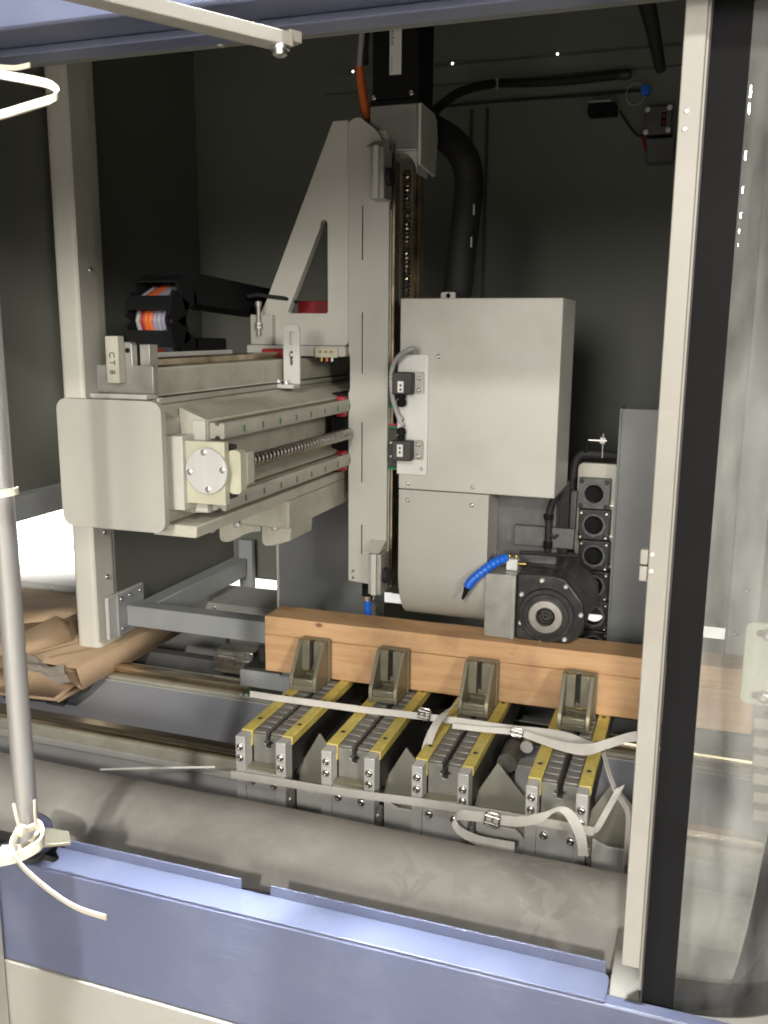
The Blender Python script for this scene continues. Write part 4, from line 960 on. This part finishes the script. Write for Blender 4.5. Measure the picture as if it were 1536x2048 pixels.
# ================================================================ drag chain beside the beam
t = thing('cable_chain', 'black cable drag chain with orange and grey cables bending over behind the stop block', 'cable chain', (-1.105, 1.74, 1.53))
path = []
cyy, czz, R = 1.765, 1.612, .070
for k in range(7): path.append((2.05 - .285*k/6 + 0, czz - R - .0))
path = [(1.90 - .135*k/3, czz - R) for k in range(3)]
path += [(cyy - R*math.sin(a), czz - R*math.cos(a)) for a in [PI*k/4 for k in range(5)]]
path += [(cyy + .055*k, czz + R - .0028*k) for k in range(1, 9)]
L = MB(); Bars = []
x0, x1 = -1.160, -1.055
side = MB()
for i in range(len(path)-1):
    (ya, za), (yb, zb) = path[i], path[i+1]
    d = V((0, yb-ya, zb-za)); l = d.length; d.normalize(); n = V((0, -d.z, d.y))
    c = V((0, (ya+yb)/2, (za+zb)/2))
    for x in (x0, x1):
        lk = obj('link_plate', MB().obox(c + V((x, 0, 0)), (.004, 0, 0), d*(l*.53), n*.033), 'black', t, .0015)
    for sgn in (-1, 1):
        br = obj('cross_bar', MB().obox(c + V(((x0+x1)/2, 0, 0)) + n*sgn*.031, ((x1-x0)/2, 0, 0), d*(l*(.34 if i % 2 == 0 else .30)), n*.0025), 'black', t, .001)
full = [V((0, a, b)) for a, b in path]
for k, (mm, r) in enumerate((('greycable', .0055), ('red', .0045), ('orange', .0075), ('orange', .0075), ('lilac', .006), ('greycable', .006), ('lilac', .006), ('black', .006), ('dark', .005))):
    x = x0 + .012 + .0104*k
    obj('cable', MB().tube([p + V((x, 0, 0)) for p in full], r, 8), mm, t)
obj('chain_foot', MB().box(-1.165, -1.06, 1.88, 1.93, 1.50, 1.538), 'black', t, .002)

# ================================================================ hoses and cables at the top
o = obj('corrugated_hose', MB(), 'rubber') if False else None
t = thing('conduit_hose', 'thick black corrugated conduit drooping from the column head to the milling head', 'conduit', (-.5, 2.2, 1.68))
hp = spline([(-0.7148, 2.2600, 2.1000), (-0.6575, 2.2400, 2.0676), (-0.6078, 2.2200, 2.0351), (-0.5710, 2.2000, 1.9905), (-0.5598, 2.2000, 1.9341), (-0.5627, 2.1900, 1.8652), (-0.5679, 2.1800, 1.7845), (-0.5709, 2.1700, 1.7148), (-0.5745, 2.1600, 1.6680)], 14)
obj('hose', MB().tube(hp, [.0345 + .0006*math.cos(k*PI) for k in range(len(hp))], 18), 'rubber', t)
for p in ((-0.5390, 2.1650, 1.7997), (-0.5362, 2.1700, 1.8733)):
    obj('tie_glint', MB().box(p[0]-.002, p[0]+.002, p[1]-.012, p[1]-.008, p[2]-.012, p[2]+.012), 'greycable', t, .0005)
o = obj('ceiling_cable', MB().tube(spline([(-0.6861, 2.3000, 2.1156), (-0.6858, 2.4000, 2.1649), (-0.6665, 2.5500, 2.2313), (-0.6190, 2.7000, 2.2793), (-0.5389, 2.8000, 2.2982), (-0.4148, 2.8300, 2.3041), (-0.3151, 2.8400, 2.3096), (-0.2599, 2.8400, 2.3106)], 8), .0125, 10), 'rubber')
tag(o, 'black cable arching from the column head along the back wall rail', 'cable')
obj('cable_clip', MB().lathe((-0.6190, 2.7000, 2.2793), (1, .3, 0), [(0, .014), (.008, .014)], 12), 'greycable', o)
obj('cable_end', MB().lathe((-0.2764, 2.8400, 2.3106), (1, 0, 0), [(-.012, .015), (.012, .015), (.014, 0)], 12), 'dark', o)
o = obj('pressure_line', MB().tube(spline([(-0.8350, 2.8400, 2.2615), (-0.6411, 2.8700, 2.2705), (-0.3767, 2.8800, 2.2724), (-0.2358, 2.8800, 2.2745)], 4), .0042, 8), 'rubber')
tag(o, 'thin straight black line along the back wall below the arching cable', 'cable')
o = obj('wall_coupler', MB().box(*[q for q in (-.375, -.295, 2.83, 2.89, 2.208, 2.238)]), 'black', bevel=.004)
tag(o, 'small black coupler block on the back wall left of the junction box', 'coupler')
obj('clip', MB().box(-.37, -.31, 2.82, 2.8295, 2.2385, 2.2425), 'greycable', o)
t = thing('orange_cable', 'orange cable plugged in left of the black motor', 'cable', tuple((-0.7691, 2.0500, 2.0664)))
obj('cable', MB().tube(spline([(-0.7606, 2.0500, 2.0606), (-0.7692, 2.0500, 2.1033), (-0.7765, 2.0500, 2.1405), (-0.7802, 2.0500, 2.1721)], 5), [.0115 - .0002*k for k in range(16)], 12), 'orange', t)
obj('clear_sleeve', MB().tube([(-0.7802, 2.0500, 2.1731), (-0.7767, 2.0500, 2.2132), (-0.7722, 2.0500, 2.2691)], .0065, 10), 'greycable', t)
obj('dark_lead', MB().tube([(-0.7722, 2.0700, 2.1816), (-0.7735, 2.0700, 2.2182), (-0.7678, 2.0700, 2.2745)], .0065, 10), 'rubber', t)
t = thing('junction_box', 'small grey junction box with four white screws high on the back wall', 'junction box', (-.179, 2.85, 2.185))
obj('box', MB().box(-.217, -.141, 2.85, 2.899, 2.147, 2.223), 'darkgrey', t, .003)
screws(t, [(-.209, 2.85, 2.215), (-.149, 2.85, 2.217), (-.211, 2.85, 2.155), (-.150, 2.85, 2.157)], (0, -1, 0), .0075, .004, 'label')
obj('display', MB().box(-.170, -.157, 2.8485, 2.8497, 2.168, 2.205), 'black', t)
dm = MB(); dm.box(-.1655, -.1615, 2.848, 2.8484, 2.190, 2.200); dm.box(-.1655, -.1615, 2.848, 2.8484, 2.173, 2.183)
obj('red_sign', dm, 'red', t)
obj('red_lead', MB().tube(spline([(-.216, 2.86, 2.147), (-.214, 2.855, 2.125), (-.203, 2.85, 2.105)], 4), .004, 8), 'red', t)
obj('lower_box', MB().box(-.205, -.13, 2.84, 2.899, 2.07, 2.135), 'bed_dark', t, .003)
obj('lead', MB().tube(spline([(-0.2145, 2.8800, 2.1532), (-0.2354, 2.8800, 2.1530), (-0.2731, 2.8800, 2.1974), (-0.2887, 2.8800, 2.2229)], 4), .003, 6), 'rubber', t)
lpp = [(-.247 + .026*math.cos(a), 2.87, 2.263 + .030*math.sin(a)) for a in [2*PI*k/20 for k in range(21)]]
o = obj('wire_loop', MB().tube(lpp, .0018, 6), 'greycable'); tag(o, 'thin pale wire loop hanging above the junction box', 'wire loop')
obj('blue_clip', MB().box(-.232, -.208, 2.86, 2.88, 2.258, 2.285), 'bluehose', o, .003)
o = obj('black_loom', MB().tube(spline([(-0.2044, 2.4000, 2.3824), (-0.1877, 2.4500, 2.3418), (-0.1730, 2.5000, 2.2875), (-0.1606, 2.5500, 2.2418)], 5), [.022 - .0006*k for k in range(16)], 10), 'rubber'); tag(o, 'tapering black loom hanging from the ceiling near the door', 'cable loom')
# added glowing discs stand in for pin holes of hall light in the roof
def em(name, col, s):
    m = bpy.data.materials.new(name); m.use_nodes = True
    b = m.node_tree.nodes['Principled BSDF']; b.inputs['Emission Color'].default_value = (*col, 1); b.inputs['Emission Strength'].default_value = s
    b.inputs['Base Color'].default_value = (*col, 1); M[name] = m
em('light_hole_glow', (1, .97, .9), 2.5)
for p, lab in (((-0.7814, 2.8350, 2.3787), 'tiny glowing disc for a light hole, on the rail right of the motor'), ((-0.4690, 2.8350, 2.3791), 'tiny glowing disc for a light hole, on the rail towards the junction box'), ((-1.1005, 2.8350, 2.3813), 'tiny glowing disc for a light hole, beside the orange cable')):
    o = obj('light_hole_glow', MB().lathe(p, (0, -1, 0), [(0, .004), (.0015, .0036), (.002, 0)], 12), 'light_hole_glow', at=p)
    tag(o, lab, 'pilot light')  # no real pilot light: added glowing disc standing in for a light hole

# ================================================================ cardboard carton at the left
t = thing('cardboard_carton', 'flat brown cardboard carton with torn open end under the grey post', 'carton', (-1.95, 2.25, .606))
def sheet(name, pts, m='card', th=.004, par=None):
    mb = MB(); mb.add(pts, [tuple(range(len(pts)))])
    o = obj(name, mb, m, par or t); s = o.modifiers.new('thick', 'SOLIDIFY'); s.thickness = th; s.offset = 0
    return o
sheet('top_panel', [(-2.75, 1.988, .672), (-1.95, 1.977, .677), (-1.584, 1.965, .674), (-1.584, 2.55, .676), (-2.75, 2.55, .674)])
sheet('side_panel', [(-1.5815, 1.968, .673), (-1.5815, 1.987, .606), (-1.5815, 2.55, .606), (-1.5815, 2.55, .675)])
sheet('bottom_panel', [(-2.75, 1.988, .604), (-1.5815, 1.988, .604), (-1.5815, 2.55, .604), (-2.75, 2.55, .604)])
sheet('front_flap', [(-1.9030, 1.9500, 0.6233), (-1.7473, 1.9770, 0.6602), (-1.5976, 1.9770, 0.6153), (-1.6010, 1.9000, 0.6011), (-1.8359, 1.8750, 0.5999)])
sheet('front_flap', [(-1.5969, 1.9800, 0.6113), (-1.5780, 1.9725, 0.6080), (-1.5955, 1.9050, 0.5970), (-1.6094, 1.9020, 0.5990)])
sheet('raised_flap', [(-1.7836, 1.9608, 0.6820), (-1.8421, 2.0300, 0.6993), (-1.8131, 2.0450, 0.7285), (-1.7739, 2.1300, 0.7529), (-1.7528, 2.1600, 0.7258), (-1.7244, 2.1311, 0.6820)])
sheet('loose_panel', [(-2.1311, 2.2085, 0.7350), (-2.0243, 2.2663, 0.7350), (-1.8406, 2.3655, 0.7350), (-1.7731, 2.2758, 0.7350), (-1.7747, 2.1473, 0.7350), (-1.8663, 2.0826, 0.7350), (-1.9626, 2.0265, 0.7350)])
fm = MB(); rows = []
for i in range(15):
    u = i/14
    a = V((-1.7675, 1.9725, 0.6830)).lerp(V((-1.6147, 1.9575, 0.6761)), u) + V((0, -.003*math.sin(u*9), .006*math.sin(u*7)))
    b = V((-1.7430, 1.9425, 0.6701)).lerp(V((-1.5756, 1.9500, 0.6317)), u) + V((.0, -.015*math.sin(u*PI), -.0045*math.sin(u*11)))
    rows.append([a.lerp(b, v/6) + V((0, -.012*math.sin(v/6*PI), .0045*math.sin(v*2+u*8))) for v in range(7)])
fm.sheet(rows)
obj('milky_film', fm, 'film', t)
for k, (xa, ya, xb, yb) in enumerate(((-1.755, 1.99, -1.62, 2.3), (-1.695, 1.995, -1.61, 2.13))):
    obj('crease', MB().beam((xa, ya, .6795), (xb, yb, .6795), .004, .0016), 'cardin', t)
o = obj('carton_shelf', MB().box(-2.8, -1.62, 1.995, 2.105, .565, .601), 'bed_dark', bevel=.002)
tag(o, 'dark steel shelf carrying the flat cardboard carton', 'shelf')
obj('shelf_leg', MB().box(-1.72, -1.66, 2.00, 2.06, .02, .564), 'bed_dark', o)

# ================================================================ rear base and white boards outside
t = thing('rear_cabinet', 'pale grey rear base with lit top ledge seen under the back wall', 'cabinet', (-1, 2.65, .02))
obj('front_panel', MB().box(-3.6, .60, 2.600, 2.604, .02, .652), 'bed', t)
obj('ledge', MB().box(-3.6, .60, 2.585, 2.80, .6525, .692), 'grey_sheet', t, .002)
for x in (-2.02, -1.505, -.75, -.1):
    obj('rib', MB().box(x, x+.05, 2.575, 2.5995, .02, .650), 'frame', t, .001)
screws(t, [(x, 2.585, .676) for x in (-2.16, -1.5, -.9)], (0, -1, 0), .006, .004)
t = thing('board_wall', 'bright white board wall of stacked planks outside the machine', 'board wall', (-1.5, 3.6, 0))
for k in range(4):
    obj('plank', MB().box(-5.5, 1.4, 3.60 + .003*(k % 2), 3.63, .0 + .268*k + .001, .268*(k+1) - .002), 'white', t, .002)

# ================================================================ things seen through the right door
t = thing('inner_post', 'bluish grey post with two bolts behind the plastic door', 'post', (.10, 2.02, .8))
obj('tube', MB().box(.085, .15, 2.07, 2.13, .76, 2.5), 'frame', t, .003)
screws(t, [(.118, 2.07, 1.045), (.103, 2.07, .945)], (0, -1, 0), .006, .005)
c = V((0.0958, 1.2400, 1.1694))
t = thing('door_latch_plate', 'pale green cream plate with two slotted bolts behind the plastic door', 'plate', tuple(c))
a = (0.0734, 1.2400, 1.2255); b = (0.0769, 1.2400, 1.1124)
pz0, pz1, px0 = b[2], a[2], (a[0]+b[0])/2
ob = obj('plate', MB().prism(rrect(px0, px0+.075, pz0, pz1, .009, 5), 1.24, 1.246, 'XZ'), 'latch', t, .001)
for (q, w_) in (((0.1020, 1.2400, 1.2117), 0), ((0.1025, 1.2400, 1.1254), 1)):
    obj('slot', MB().prism(rrect(q[0]-.014, q[0]+.010, q[2]-.005, q[2]+.005, .0048, 5), 1.2385, 1.2397, 'XZ'), 'dark', t)
    screws(t, [(q[0]+.002, 1.2383, q[2])], (0, -1, 0), .009, .007)
t = thing('ladder_bracket', 'cream slatted bracket below the latch plate behind the plastic door', 'bracket', tuple((0.1039, 1.2600, 1.0831)))
q = V((0.0960, 1.2600, 1.0876))
for k in range(6):
    obj('slat', MB().box(q.x + .002*k, q.x+.09, 1.26, 1.275, q.z - .002 - .027*k - .016, q.z - .002 - .027*k), 'ivory', t, .001)
obj('backing', MB().box(q.x + .012, q.x+.09, 1.276, 1.280, q.z-.19, q.z), 'bed_dark', t)
